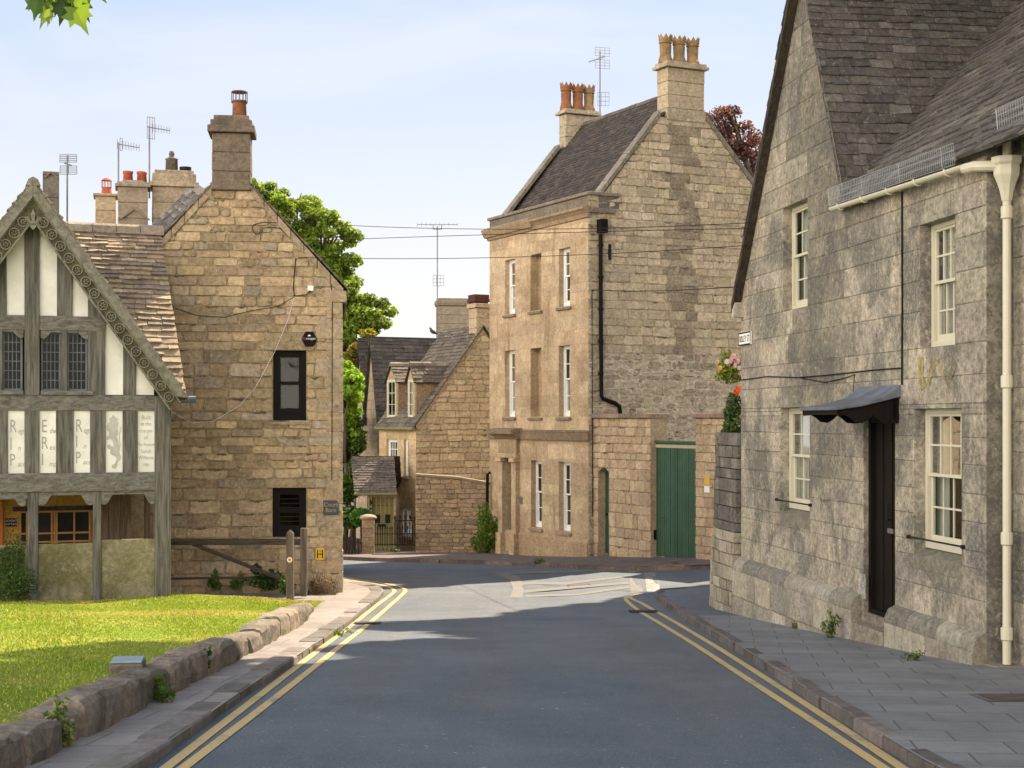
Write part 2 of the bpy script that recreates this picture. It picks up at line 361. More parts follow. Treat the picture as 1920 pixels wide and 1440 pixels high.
def slates(mb, O, a, b, poly, e=(.2, .13), sw=(.2, .42), th=.025, pal=((.2, .18, .16),), base=True, sag=0):
    """courses of stone slates on the roof plane through O spanned by a (along eaves) and b (up the slope)"""
    O, a, b = Vector(O), Vector(a).normalized(), Vector(b).normalized(); n = a.cross(b)
    if n.z < 0: n = -n
    t0, t1 = min(p[1] for p in poly), max(p[1] for p in poly)
    if base: mb.poly([O + a * s + b * t - n * .03 for s, t in poly], (.03, .027, .025))
    t = t0; row = 0
    while t < t1 - .02:
        ex = e[0] + (e[1] - e[0]) * (t - t0) / (t1 - t0); tm = min(t1 - .005, max(t0 + .005, t + ex * .5)); xs = []
        for i, p in enumerate(poly):
            q = poly[(i + 1) % len(poly)]
            if (p[1] - tm) * (q[1] - tm) < 0: xs.append(p[0] + (tm - p[1]) / (q[1] - p[1]) * (q[0] - p[0]))
        xs.sort()
        for x0, x1 in zip(xs[::2], xs[1::2]):
            s = x0 - random.uniform(0, sw[0])
            while s < x1:
                wd = random.uniform(*sw) * (.75 + .5 * ex / e[0]); s1 = min(s + wd, x1 + random.uniform(0, .02)); s0 = max(s, x0 - random.uniform(0, .02))
                if s1 - s0 > .03:
                    g = .004; T = th * random.uniform(.5, 1.4); j = lambda: random.uniform(-.02, .02) * ex / .2
                    ta, tb = t + j(), t + j(); te = min(t + ex * 1.25, t1 + .02)
                    c = pick(pal, .22)
                    r = random.uniform(-.012, .012)
                    p = [O + a * (s0 + g) + b * ta + n * (T + r), O + a * (s1 - g) + b * tb + n * (T - r), O + a * (s1 - g) + b * te, O + a * (s0 + g) + b * te]
                    k = [O + a * (s0 + g) + b * ta - n * .012, O + a * (s1 - g) + b * tb - n * .012]
                    mb.mesh(p + k, [(0, 1, 2, 3), (0, 1, 5, 4), (0, 3, 4), (1, 2, 5)], c)
                s += wd
        t += ex; row += 1
def roof_plane(O, a, p_top):
    """unit vector up the slope from the eaves line through O along a towards p_top"""
    a = Vector(a).normalized(); d = Vector(p_top) - Vector(O); return (d - a * d.dot(a)).normalized()
def ridge(mb, p, q, r=.11, step=.45, col=(.22, .2, .17)):
    p, q = Vector(p), Vector(q); L = (q - p).length; d = (q - p) / L; s = 0; side = d.cross(UP).normalized()
    while s < L:
        e = min(L, s + step); c = jit(col, .25); rr = r * random.uniform(.9, 1.08)
        prof = [(-1.15, -.9), (-.75, .15), (0, .55), (.75, .15), (1.15, -.9)]
        A = [p + d * (s + .006) + side * (i * rr) + UP * (k * rr) for i, k in prof]
        mb.prism(A, d * (e - s - .012), c); s = e
def window(w, parent, u0, u1, h0, h1, cols, rows, fm, rec=.14, bar=.022, fr=.055, sash=True, gm=None, curtain=True, deep=.5, rm_=.25, sill=None, name='window', lit=None):
    """sash window in an opening of wall w: frame > two sashes, panes, curtains, dark room"""
    f = MB(); ua, ub = min(u0, u1), max(u0, u1)
    for a, b, c, d in ((ua, ua + fr, h0, h1), (ub - fr, ub, h0, h1), (ua + fr, ub - fr, h1 - fr, h1), (ua + fr, ub - fr, h0, h0 + fr * 1.5)): w.box(f, a, b, c, d, -rec - .07, -rec)
    fo = f.build(name, fm, parent, bevel=.006)
    hm = (h0 + h1) / 2 + (h1 - h0) * .03
    ia, ib, ja, jb = ua + fr, ub - fr, h0 + fr * 1.5, h1 - fr
    parts = [('upper_sash', hm - .02, jb, rec + .02, rows[0]), ('lower_sash', ja, hm + .02, rec + .055, rows[1])] if sash else [('casement', ja, jb, rec + .02, rows[0])]
    for nm, a, b, o, r in parts:
        s = MB(); t = fr * .75
        for q in ((ia, ia + t, a, b), (ib - t, ib, a, b), (ia + t, ib - t, b - t * .8, b), (ia + t, ib - t, a, a + t * (1.8 if nm == 'lower_sash' else .9))): w.box(s, *q, -o - .035, -o)
        for k in range(1, cols): x = ia + t + (ib - ia - 2 * t) * k / cols; w.box(s, x - bar / 2, x + bar / 2, a + t * .9, b - t * .8, -o - .028, -o - .006)
        for k in range(1, r): y = a + (b - a) * k / r; w.box(s, ia + t, ib - t, y - bar / 2, y + bar / 2, -o - .026, -o - .004)
        so = s.build(nm, fm, fo)
        p = MB(); p.poly([w.pt(ia, a, -o - .02), w.pt(ib, a, -o - .02), w.pt(ib, b, -o - .02), w.pt(ia, b, -o - .02)]); p.build('pane', gm or M['glass'], fo)
    d = rec + deep - .5; rm = MB(); e = .02; O = -rec - .075
    q = [(ua - rm_, h0 - rm_ * .4), (ub + rm_, h0 - rm_ * .4), (ub + rm_, h1 + rm_ * .4), (ua - rm_, h1 + rm_ * .4)]
    rm.poly([w.pt(u, h, -d - .5) for u, h in q])
    for i in range(4): (a1, b1), (a2, b2) = q[i], q[(i + 1) % 4]; rm.poly([w.pt(a1, b1, O), w.pt(a2, b2, O), w.pt(a2, b2, -d - .5), w.pt(a1, b1, -d - .5)])
    rm.build('interior', M['room'], fo)
    if curtain:
        c = MB()
        for s0, s1 in ((ua, ua + (ub - ua) * random.uniform(.2, .34)), (ub - (ub - ua) * random.uniform(.2, .34), ub)):
            n = 9; pts = [(s0 + (s1 - s0) * k / n, -rec - .15 - .03 * (k % 2)) for k in range(n + 1)]
            for (a1, o1), (a2, o2) in zip(pts, pts[1:]): c.poly([w.pt(a1, h0, o1), w.pt(a2, h0, o2), w.pt(a2, h1, o2), w.pt(a1, h1, o1)])
        c.build('curtain', M['curtain'], fo)
    return fo
def sill(w, parent, u0, u1, h, m, col, over=.07, th=.09, out=.06, rec=.2):
    s = MB(); a, b = min(u0, u1) - over, max(u0, u1) + over
    w.prof(s, a, b, [(-rec, h), (out, h - .03), (out, h - th), (.0, h - th), (-.02, h - th * .6), (-rec, h - th * .5)], col)
    return s.build('sill', m, parent, bevel=.008)
def text(name, body, w, u, h, size, m, parent, o=.004, align='CENTER', squeeze=1, shear=0):
    cu = bpy.data.curves.new(name, 'FONT'); cu.body = body; cu.size = size; cu.align_x = align; cu.align_y = 'CENTER'; cu.extrude = .0015; cu.shear = shear; cu.resolution_u = 3
    t = bpy.data.objects.new('tmp', cu); COL.objects.link(t); me = bpy.data.meshes.new_from_object(t.evaluated_get(bpy.context.evaluated_depsgraph_get()))
    bpy.data.objects.remove(t); bpy.data.curves.remove(cu)
    p = w.pt(u, h, o); R = Matrix(((w.r.x, 0, w.n.x, p.x), (w.r.y, 0, w.n.y, p.y), (w.r.z, 1, w.n.z, p.z), (0, 0, 0, 1)))
    me.transform(R @ Matrix.Diagonal((squeeze, 1, 1, 1))); me.materials.clear(); me.materials.append(m); me.name = name
    return link(name, me, parent)
# ---------------------------------------------------------------- foliage
def leaves(name, parent, lobes, n, size, cols, m=None, flat=.0, aspect=.62, shell=.5, jitc=.3, seed=1, droop=0, clump=.0):
    r = np.random.default_rng(seed); lob = np.array([(l[0][0], l[0][1], l[0][2], l[1][0], l[1][1], l[1][2]) for l in lobes]); wt = (lob[:, 3] * lob[:, 4] * lob[:, 5]) ** (2 / 3); k = r.choice(len(lob), n, p=wt / wt.sum())
    d = r.normal(size=(n, 3)); d /= np.linalg.norm(d, axis=1)[:, None]; rad = r.uniform(shell ** 3, 1, n) ** (1 / 3)
    if clump:                                                   # sprays: leaves gather round twig ends
        nc = max(8, n // 26); ck = r.choice(len(lob), nc, p=wt / wt.sum()); cd = r.normal(size=(nc, 3)); cd /= np.linalg.norm(cd, axis=1)[:, None]; cr = r.uniform(shell ** 3, 1.05, nc) ** (1 / 3)
        cen = lob[ck, :3] + cd * cr[:, None] * lob[ck, 3:]; q = r.integers(0, nc, n); p = cen[q] + r.normal(size=(n, 3)) * clump * np.array([1, 1, .55]); d = cd[q] * .6 + d * .7; tone = r.normal(0, 1, nc)[q]
    else: p = lob[k, :3] + d * rad[:, None] * lob[k, 3:]; tone = r.normal(0, 1, len(lob))[k]
    nm = d * .55 + r.normal(size=(n, 3)) * .75 + np.array([0, 0, .45]); nm /= np.linalg.norm(nm, axis=1)[:, None]
    t = np.cross(nm, r.normal(size=(n, 3))); t /= np.linalg.norm(t, axis=1)[:, None]; t[:, 2] -= droop; t /= np.linalg.norm(t, axis=1)[:, None]; b = np.cross(nm, t)
    s = size * r.uniform(.6, 1.35, n)[:, None]
    v = np.stack([p - t * s * .5, p + b * s * aspect * .5 + nm * s * .08, p + t * s * .5, p - b * s * aspect * .5 + nm * s * .08], 1).reshape(-1, 3)
    me = bpy.data.meshes.new(name); me.vertices.add(4 * n); me.vertices.foreach_set('co', v.astype(np.float32).ravel()); me.loops.add(4 * n); me.loops.foreach_set('vertex_index', np.arange(4 * n, dtype=np.int32)); me.polygons.add(n)
    me.polygons.foreach_set('loop_start', np.arange(0, 4 * n, 4, dtype=np.int32)); me.update(calc_edges=True)
    ca = np.array(cols)[r.integers(0, len(cols), n)] * (1 + np.clip(tone * .12, -.3, .3) + r.uniform(-jitc, jitc, n))[:, None]; ca = np.clip(ca, .003, .9)
    at = me.attributes.new('Col', 'FLOAT_COLOR', 'FACE'); at.data.foreach_set('color', np.concatenate([ca, np.ones((n, 1))], 1).astype(np.float32).ravel()); me.materials.append(m or M['leaf'])
    return link(name, me, parent)
def tree(name, label, cat, base, lobes, n, size, cols, tr=.3, group=None, seed=1, shell=.55, m=None, sub=(.24, .46, .98), ns=15, solid=False):
    t = thing(name, label, cat, base, group); b = Vector(base); rr = random.Random(seed)
    cx = sum(l[0][0] for l in lobes) / len(lobes); cy = sum(l[0][1] for l in lobes) / len(lobes); zt = sum(l[0][2] for l in lobes) / len(lobes); fork = b + Vector(((cx - b.x) * .5, (cy - b.y) * .5, (zt - b.z) * .55))
    mb = MB(); mb.tube([b, b.lerp(fork, .5) + Vector((.1, 0, 0)), fork], [tr * 1.25, tr, tr * .8], 10); mb.build('trunk', M['bark'], t, True)
    lb = MB()
    for l in lobes:
        c = Vector(l[0]); mid = fork.lerp(c, .5) + Vector((rr.uniform(-.3, .3), rr.uniform(-.3, .3), .25)); lb.tube([fork, mid, c], [tr * .55, tr * .35, tr * .15], 7)
        for _ in range(5):
            e = c + Vector((rr.uniform(-1, 1) * l[1][0], rr.uniform(-1, 1) * l[1][1], rr.uniform(-.4, 1) * l[1][2])) * .85; lb.tube([mid.lerp(c, .6), c.lerp(e, .5) + Vector((0, 0, .12)), e], [tr * .16, tr * .1, tr * .04], 5)
    lb.build('limbs', M['bark'], t, True)
    subs = []                                                    # the crown is built of many boughs' worth of foliage
    for (c, r) in lobes:
        for _ in range(ns):
            d = Vector((rr.gauss(0, 1), rr.gauss(0, 1), rr.gauss(.25, 1))).normalized(); f = rr.uniform(.55, sub[2]); q = rr.uniform(*sub[:2]); subs.append(((c[0] + d.x * r[0] * f, c[1] + d.y * r[1] * f, c[2] + d.z * r[2] * f), (r[0] * q, r[1] * q, r[2] * q * .75)))
    if solid: subs += [(c, tuple(x * .93 for x in r)) for c, r in lobes] * 2
    leaves('crown', t, subs, n, size, cols, m, seed=seed, shell=shell, clump=0); return t
def plant(name, label, cat, x, y, w, h, n, size, cols, seed=1, group=None, ground=None, stems=5, aspect=.5, m=None):
    zb = gz(x, y) if ground is None else ground; t = thing(name, label, cat, (x, y, zb), group); rr = random.Random(seed); s = MB()
    for _ in range(stems):
        e = Vector((x + rr.uniform(-.4, .4) * w, y + rr.uniform(-.3, .3) * w, zb + h * rr.uniform(.6, .95))); s.tube([(x + rr.uniform(-.1, .1) * w, y, zb - .02), ((x + e.x) / 2, y, zb + h * .45), e], [.008, .006, .003], 5, (.09, .10, .04))
    s.build('stems', M['vcol'], t)
    lobes = [((x + rr.uniform(-.25, .25) * w, y + rr.uniform(-.2, .2) * w, zb + h * f), (w * .36 * q, w * .3 * q, h * .24)) for f, q in ((.2, 1.1), (.35, 1.2), (.55, 1), (.8, .6))]
    leaves('foliage', t, lobes, n, size, cols, m, aspect=aspect, shell=.2, seed=seed, clump=0); return t
def sheet(name, polys, m, up=0.01, cell=.5, side=0.0, fn=None):
    """ground sheet over 2D polygons following the terrain"""
    mb = MB(); fn = fn or (lambda x, y: gz(x, y) + up); g = MB()
    for poly in polys:
        x0, x1 = min(p[0] for p in poly), max(p[0] for p in poly); y0, y1 = min(p[1] for p in poly), max(p[1] for p in poly)
        for i in range(int(math.floor(x0 / cell)), int(math.ceil(x1 / cell))):
            for j in range(int(math.floor(y0 / cell)), int(math.ceil(y1 / cell))):
                q = clip(list(poly), i * cell, (i + 1) * cell, j * cell, (j + 1) * cell)
                if len(q) > 2 and area(q) > 1e-5: mb.poly([(x, y, fn(x, y)) for x, y in q])
        if side:
            L = len(poly)
            for i in range(L):
                a, b = Vector(poly[i]), Vector(poly[(i + 1) % L]); n = max(1, int((b - a).length / cell))
                for k in range(n):
                    p, q = a.lerp(b, k / n), a.lerp(b, (k + 1) / n); mb.poly([(p.x, p.y, fn(*p)), (q.x, q.y, fn(*q)), (q.x, q.y, fn(*q) - side), (p.x, p.y, fn(*p) - side)])
    o = mb.build(name, m); bm = bmesh.new(); bm.from_mesh(o.data); bmesh.ops.remove_doubles(bm, verts=bm.verts, dist=.001)
    for f in bm.faces:
        if f.normal.z < 0 and abs(f.normal.z) > .3: f.normal_flip()
    bm.to_mesh(o.data); bm.free(); return o
def resample(pts, step):
    pts = [Vector(p) for p in pts]; out = [pts[0]]
    for a, b in zip(pts, pts[1:]):
        n = max(1, round((b - a).length / step)); out += [a.lerp(b, k / n) for k in range(1, n + 1)]
    return out
def chaikin(pts, n=2):
    pts = [Vector(p) for p in pts]
    for _ in range(n):
        q = [pts[0]]
        for a, b in zip(pts, pts[1:]): q += [a.lerp(b, .25), a.lerp(b, .75)]
        pts = q + [pts[-1]]
    return pts
def ribbon(mb, pts, w, up, cell=.4, col=None):
    pts = resample(pts, cell); L, R = [], []
    for i, p in enumerate(pts):
        t = (pts[min(i + 1, len(pts) - 1)] - pts[max(i - 1, 0)]).normalized(); s = Vector((-t.y, t.x)) * w / 2; L.append(p + s); R.append(p - s)
    for i in range(len(pts) - 1): mb.poly([(q.x, q.y, gz(q.x, q.y) + up) for q in (L[i], L[i + 1], R[i + 1], R[i])], col)
def hang(p, q, sag, n=14):
    p, q = Vector(p), Vector(q); return [p.lerp(q, k / n) - UP * sag * 4 * (k / n) * (1 - k / n) for k in range(n + 1)]
# ================================================================ SETTING
g = MB(); g.poly([(-400, -80, -14), (400, -80, -14), (400, 900, -14), (-400, 900, -14)]); struct(g.build('ground', M['soil']))
rd = MB(); st = .75
for i in range(-40, 40):
    for j in range(-14, 120):
        xs = (i * st, (i + 1) * st); ys = (j * st, (j + 1) * st)
        rd.poly([(xs[0], ys[0], gz(xs[0], ys[0])), (xs[1], ys[0], gz(xs[1], ys[0])), (xs[1], ys[1], gz(xs[1], ys[1])), (xs[0], ys[1], gz(xs[0], ys[1]))])
road = struct(rd.build('road', M['asphalt'], smooth_=True))
kR = [(2.86, -4), (2.83, 4)] + [G(*p, .1) for p in ((1760, 1440), (1640, 1368), (1500, 1284), (1400, 1218), (1300, 1160), (1262, 1136), (1238, 1120), (1226, 1109), (1240, 1103), (1290, 1101), (1345, 1099))] + [(9, 33.6)]
kL = [(-2.55, -4), (-2.5, 4)] + [G(*p, .08) for p in ((240, 1440), (360, 1360), (470, 1283), (585, 1211), (640, 1172), (690, 1134), (714, 1114), (720, 1106), (712, 1100), (690, 1094), (645, 1085))] + [(-8, 34.5)]
kF = [(-9, 46)] + [G(*p, .1) for p in ((640, 1043), (700, 1046), (800, 1048), (900, 1051), (1000, 1055), (1100, 1060), (1200, 1062.5), (1280, 1061), (1345, 1058))] + [(10, 36.2)]
kR, kL, kF = [chaikin([Vector(p) for p in k], 1) for k in (kR, kL, kF)]
def kerbs(name, line, inside, up, pal, w=.13, L=(.55, 1.0), gap=.012):
    mb = MB(); pts = resample(line, .12); acc = [0]
    for a, b in zip(pts, pts[1:]): acc.append(acc[-1] + (b - a).length)
    def at(s):
        for i in range(len(acc) - 1):
            if acc[i + 1] >= s: return pts[i].lerp(pts[i + 1], (s - acc[i]) / max(1e-6, acc[i + 1] - acc[i]))
        return pts[-1]
    s = 0
    while s < acc[-1] - .2:
        e = min(acc[-1], s + random.uniform(*L)); a, b = at(s + gap / 2), at(e - gap / 2); t = (b - a).normalized(); nn = Vector((-t.y, t.x)) * inside; dh = random.uniform(-.012, .008); o = random.uniform(-.012, .012); ch = .02
        a, b = a + nn * o, b + nn * o; P3 = lambda p, h: Vector((p.x, p.y, gz(p.x, p.y) + h)); q = []
        for p in (a, b): q.append([P3(p, -.06), P3(p, up - ch + dh), P3(p + nn * ch, up + dh), P3(p + nn * w, up + dh + .002), P3(p + nn * w, -.06)])
        mb.mesh(q[0] + q[1], [(0, 1, 2, 3, 4), (9, 8, 7, 6, 5)] + [(i, i + 5, (i + 1) % 5 + 5, (i + 1) % 5) for i in range(5)], pick(pal, .2)); s = e
    return struct(mb.build(name, M['kerb']))
kerbs('kerb', kR, -1, .105, ((.12, .105, .10), (.10, .09, .085), (.15, .13, .12)))
kerbs('kerb', kL, 1, .085, ((.17, .15, .135), (.19, .168, .15), (.155, .14, .125)), w=.24)
kerbs('kerb', kF, 1, .105, ((.15, .115, .10), (.2, .15, .12), (.12, .10, .09)))
flip = [(p.x, p.y) for p in kR]
near = [p for p in flip if p[1] < 25.2]; cut = near[-1][1]
struct(sheet('pavement', [near + [(6.8, cut), (6.8, -4)]], M['flags'], .098, .5))
struct(sheet('pavement', [[near[-1]] + [p for p in flip if p[1] > cut] + [(9, 28.5), (6.8, cut)]], M['asphalt'], .098, .5))
struct(sheet('pavement', [[(p.x, p.y) for p in kL] + [(-8, 31), (-7.5, 27), (-3.6, 26), (-3.4, 17), (-3.4, -4)]], M['path'], .078, .5))
struct(sheet('pavement', [[(p.x, p.y) for p in kF] + [(10, 41), (3.5, 44), (.5, 52), (-9, 54)]], M['farpath'], .1, .5))
# painted lines on the road
def off(line, d):
    out = []
    for i, p in enumerate(line):
        t = (line[min(i + 1, len(line) - 1)] - line[max(i - 1, 0)]).normalized(); out.append(p + Vector((-t.y, t.x)) * d)
    return out
for pts in ([(312, 1440), (500, 1294), (640, 1187), (700, 1139), (737, 1113), (741, 1107), (728, 1100), (700, 1094), (640, 1086)], [(345, 1440), (530, 1299), (660, 1194), (722, 1143), (757, 1113), (762, 1106), (745, 1098), (700, 1091), (640, 1083)],
            [(1690, 1440), (1560, 1353), (1440, 1275), (1340, 1211), (1262, 1163), (1206, 1132), (1186, 1124), (1180, 1120), (1186, 1116), (1204, 1113)], [(1655, 1440), (1530, 1357), (1400, 1273), (1300, 1207), (1240, 1170), (1206, 1151), (1184, 1135), (1172, 1124), (1176, 1119), (1194, 1115)]):
    y = MB(); L = [Vector(G(*p)) for p in pts]; d = (L[0] - L[1]).normalized(); L = [L[0] + d * 8] + L
    ribbon(y, chaikin(L, 2), .085, .006, .3); y.build('yellow_line', M['yline'], road)
for nm, m, ps in (('keep_clear_marking', 'yworn', [[(925, 1074), (945, 1074), (975, 1083), (982, 1100), (980, 1121), (956, 1121), (962, 1104), (955, 1087)], [(1178, 1068), (1196, 1068), (1205, 1090), (1206, 1111), (1182, 1113), (1180, 1088)], [(978, 1092), (1060, 1092), (1180, 1079), (1180, 1082), (1060, 1097), (978, 1096)],
                                          [(980, 1107), (1180, 1091), (1180, 1095), (980, 1112)], [(985, 1116), (1080, 1114), (1180, 1099), (1180, 1103), (1080, 1117), (985, 1120)], [(945, 1074), (1030, 1071), (1178, 1067), (1178, 1069), (1030, 1075), (950, 1077)]]),
                  ('stop_line', 'wworn', [[(1207, 1075), (1227, 1074), (1236, 1092), (1238, 1110), (1213, 1112), (1211, 1092)]])):
    y = MB()
    for q in ps: y.poly([(X, Y, gz(X, Y) + .005) for X, Y in (G(*p) for p in q)])
    y.build(nm, M[m], road)
# raised lawn and its dry edging wall of big stones
def lawn_h(x, y): return gz(x, y) + .28 + .10 * smooth(-3.2, -5, x) + .02 * math.sin(x * 1.7 + y * .9) - .12 * smooth(21, 26.5, y)
wl = [(-3.12, -4), (-3.08, 6), (-3.06, 12), (-3.08, 17), (-3.12, 21), (-3.2, 24), (-3.45, 26.4)]
lawnpoly = [(x - .2, y) for x, y in wl] + [(-3.9, 27.2), (-4.2, 27.6), (-6, 27.9), (-14, 27), (-14, -4)]
lw = struct(sheet('lawn', [lawnpoly], M['lawn'], 0, .4, .4, lawn_h))
w = MB(); s = 0; L = resample([Vector(p) for p in wl], .1); i = 0; rr = random.Random(3)
while i < len(L) - 3:
    k = min(len(L) - 1, i + rr.randint(5, 11)); a, b = L[i], L[k]; t = (b - a).normalized(); nn = Vector((-t.y, t.x)); a = a + t * .022; b = b - t * .022
    H = .285 + rr.uniform(-.06, .03) - .1 * smooth(22, 26, a.y); o = rr.uniform(-.025, .03); W = .34; c = jit(rr.choice([(.25, .205, .16), (.30, .245, .19), (.175, .15, .125)]), .15); m_ = 5; rings = []
    for q in range(m_ + 1):
        f = q / m_; p = a.lerp(b, f); e = .022 * (abs(f - .5) * 2) ** 6; pr = []
        for du, dh in ((0, -.08), (-.012, H * .4), (.0, H * .82), (.03, H * .96), (.09, H), (.22, H + .005), (W, H * .9), (W, -.08)):
            z = rr.uniform(-.02, .02); pr.append(Vector((p.x, p.y, 0)) - Vector((-nn.x, -nn.y, 0)) * (du + o - .03 + z + e) + UP * (gz(p.x, p.y) + .06 + dh - e + z * .7))
        rings.append(pr)
    w.mesh([v for r in rings for v in r], [tuple(range(8)), tuple(m_ * 8 + v for v in range(8))] + [(q * 8 + v, q * 8 + (v + 1) % 8, q * 8 + 8 + (v + 1) % 8, q * 8 + 8 + v) for q in range(m_) for v in range(8)], c); i = k
M['edging'] = stone_mat('edging_stone', (.055, .052, .045), .8, .3, (.40, .35, .28), .45, ((.10, .105, .04), .4), bump_s=1, crust=.8, smin=.45, smax=.62)
tag(w.build('edging_wall', M['edging'], smooth_=False, bevel=.012), 'low rounded stone wall holding up the edge of the lawn beside the pavement', 'wall')
# grass blades over the seen lawn
n = 135000; r = np.random.default_rng(5); yy = 8 + 20 * r.uniform(0, 1, n) ** .8; xx = -3.35 - r.uniform(0, 1, n) ** 1.2 * 10.5; keep = (xx > -.5 * yy - .5) & (yy < 27.6); xx, yy = xx[keep], yy[keep]; n = len(xx)
zz = np.array([lawn_h(a, b) for a, b in zip(xx, yy)]); hgt = r.uniform(.008, .026, n) * (1 + .4 * np.sin(xx * 3 + yy)); an = r.uniform(0, 6.28, n); ln = r.normal(0, .4, (n, 2)) * hgt[:, None]; wd = .006 + .00035 * yy
v = np.stack([np.stack([xx - np.cos(an) * wd, yy - np.sin(an) * wd, zz - .005], 1), np.stack([xx + np.cos(an) * wd, yy + np.sin(an) * wd, zz - .005], 1), np.stack([xx + ln[:, 0], yy + ln[:, 1], zz + hgt], 1)], 1).reshape(-1, 3)
me = bpy.data.meshes.new('grass'); me.vertices.add(3 * n); me.vertices.foreach_set('co', v.astype(np.float32).ravel()); me.loops.add(3 * n); me.loops.foreach_set('vertex_index', np.arange(3 * n, dtype=np.int32)); me.polygons.add(n); me.polygons.foreach_set('loop_start', np.arange(0, 3 * n, 3, dtype=np.int32)); me.update(calc_edges=True)
dry = (np.sin(xx * 1.3 + 2 * np.sin(yy * .7)) + np.sin(yy * 1.1 - xx * .6) + r.normal(0, .6, n) > 1.15)[:, None]
ca = np.where(dry, [.35, .31, .08], [.195, .255, .022]) * r.uniform(.65, 1.3, (n, 1))
me.attributes.new('Col', 'FLOAT_COLOR', 'FACE').data.foreach_set('color', np.concatenate([ca, np.ones((n, 1))], 1).astype(np.float32).ravel()); me.materials.append(leaf_mat('grass_blade', .2))
tag(struct(link('grass', me), 'stuff'), 'short mown grass of the lawn', 'grass')

# ================================================================ RIGHT-HAND STONE HOUSE
W = Wall((3.78, 25.5), (.138, -1)); inn = -W.n
RH = thing('stone_house', 'large grey limestone house with steep gable and cream sash windows beside the paved footway', 'house', (3.78, 25.5, gz(3.78, 25.5)))
uE = W.u(1850); uV = W.u(1583); uA = W.u(1505); hE, hA, hL = 4.45, 8.1, 3.62
UW = lambda x0, y0, x1, y1: (W.u(x0), W.u(x1), W.uh(x1, y1)[1], W.uh(x0, y0)[1])
ops = {'ul': UW(1469, 391, 1515, 574), 'ur': UW(1726, 423, 1792, 646), 'll': UW(1464, 765, 1519, 974), 'lr': UW(1715, 767, 1804, 1060)}
dU0, dU1, dB, dT = W.u(1620), W.u(1679), W.uh(1679, 1168)[1], 1.66
holes = [ops[k] for k in ops] + [(dU0, dU1, -2.4, dT)]
palR = ((.47, .415, .332), (.51, .452, .36), (.42, .375, .31), (.48, .422, .33))
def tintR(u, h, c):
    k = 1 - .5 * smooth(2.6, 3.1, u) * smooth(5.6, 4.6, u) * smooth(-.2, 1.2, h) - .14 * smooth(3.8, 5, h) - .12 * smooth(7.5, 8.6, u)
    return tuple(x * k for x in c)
out = [(0, -2.4), (uE, -2.4), (uE, hE + .05), (uV + .05, hE + .05), (uA, hA), (0, hL)]
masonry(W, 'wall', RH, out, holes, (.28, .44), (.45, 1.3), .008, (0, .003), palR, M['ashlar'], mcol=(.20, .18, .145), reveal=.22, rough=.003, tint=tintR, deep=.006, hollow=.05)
# nearer set-back bay and the return of the corner
Wn = Wall(W.pt(uE, 0, -.30)[:2], (.138, -1)); lenN = 11
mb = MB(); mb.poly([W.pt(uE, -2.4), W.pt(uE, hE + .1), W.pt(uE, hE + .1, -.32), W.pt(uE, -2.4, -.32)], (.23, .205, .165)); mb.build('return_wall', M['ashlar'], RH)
masonry(Wn, 'bay_wall', RH, [(0, -2.4), (lenN, -2.4), (lenN, 4.7), (0, 4.7)], (), (.30, .42), (.55, 1.2), .009, (0, .004), palR, M['ashlar'], rough=.0025, deep=.006)
mb = MB()                                                  # rear walls closing the house
A, B, C_, D = W.pt(0, -2.4), W.pt(0, -2.4, -7.6), W.pt(uE + lenN, -2.4, -7.6), W.pt(uE + lenN, -2.4, -.3)
for p, q in ((A, B), (B, C_), (C_, D)): mb.poly([p, q, q + UP * 6.0, p + UP * 6.0])
mb.col = (.33, .3, .24); mb.c = [(.33, .3, .24)] * len(mb.f); mb.build('rear_wall', M['ashlar'], RH)
# plinth
for a, b in ((0, dU0 - .05), (dU1 + .02, uE)):
    Wp = Wall(W.pt(0, 0, .14)[:2], (.138, -1)); masonry(Wp, 'plinth', RH, [(a, -2.4), (b, -2.4), (b, -.86), (a, -.86)], (), (.34, .5), (.45, .95), .012, (0, .012), ((.40, .365, .29), (.34, .315, .26), (.45, .41, .33), (.29, .275, .24)), M['grey_wall'], rough=.008)
    c = MB(); s = a
    while s < b:
        e = min(b, s + random.uniform(.5, .9)); W.prof(c, s + .004, e - .004, [(.0, -.66), (.035, -.665), (.105, -.71), (.148, -.80), (.155, -.87), (0, -.87)], pick(((.24, .225, .195), (.18, .172, .155), (.32, .30, .25)))); s = e
    for q in (a, b): c.poly([W.pt(q, -2.4, 0), W.pt(q, -2.4, .14), W.pt(q, -.87, .155), W.pt(q, -.8, .148), W.pt(q, -.7, .1), W.pt(q, -.66, 0)], (.3, .27, .21))
    c.build('plinth_cap', M['grey_wall'], RH, bevel=.015)
# windows
for k, cols, rows in (('ul', 3, (2, 2)), ('ur', 4, (2, 2)), ('ll', 3, (2, 2)), ('lr', 4, (2, 2))):
    u0, u1, h0, h1 = ops[k]
    if k[0] == 'l': sl = MB(); W.prof(sl, u0, u1, [(-.2, h0 + .10), (.012, h0 + .01), (.012, h0 - .16), (-.2, h0 - .16)], (.2, .185, .15)); sl.build('sill', M['grey_wall'], RH, bevel=.01); h0 += .09
    fo = window(W, RH, u0, u1, h0, h1, cols, rows, M['cream'], rec=.13)
    if k[0] == 'l':
        ib = MB(); ib.tube([W.pt(u0 - .12, h0 + .12, .03), W.pt(u1 + .08, h0 + .12, .03)], .011, 8)
        for q in (u0 - .12, u1 + .08): ib.tube([W.pt(q, h0 + .12, -.03), W.pt(q, h0 + .12, .05)], .022, 8)
        ib.build('guard_rail', M['iron'], RH)
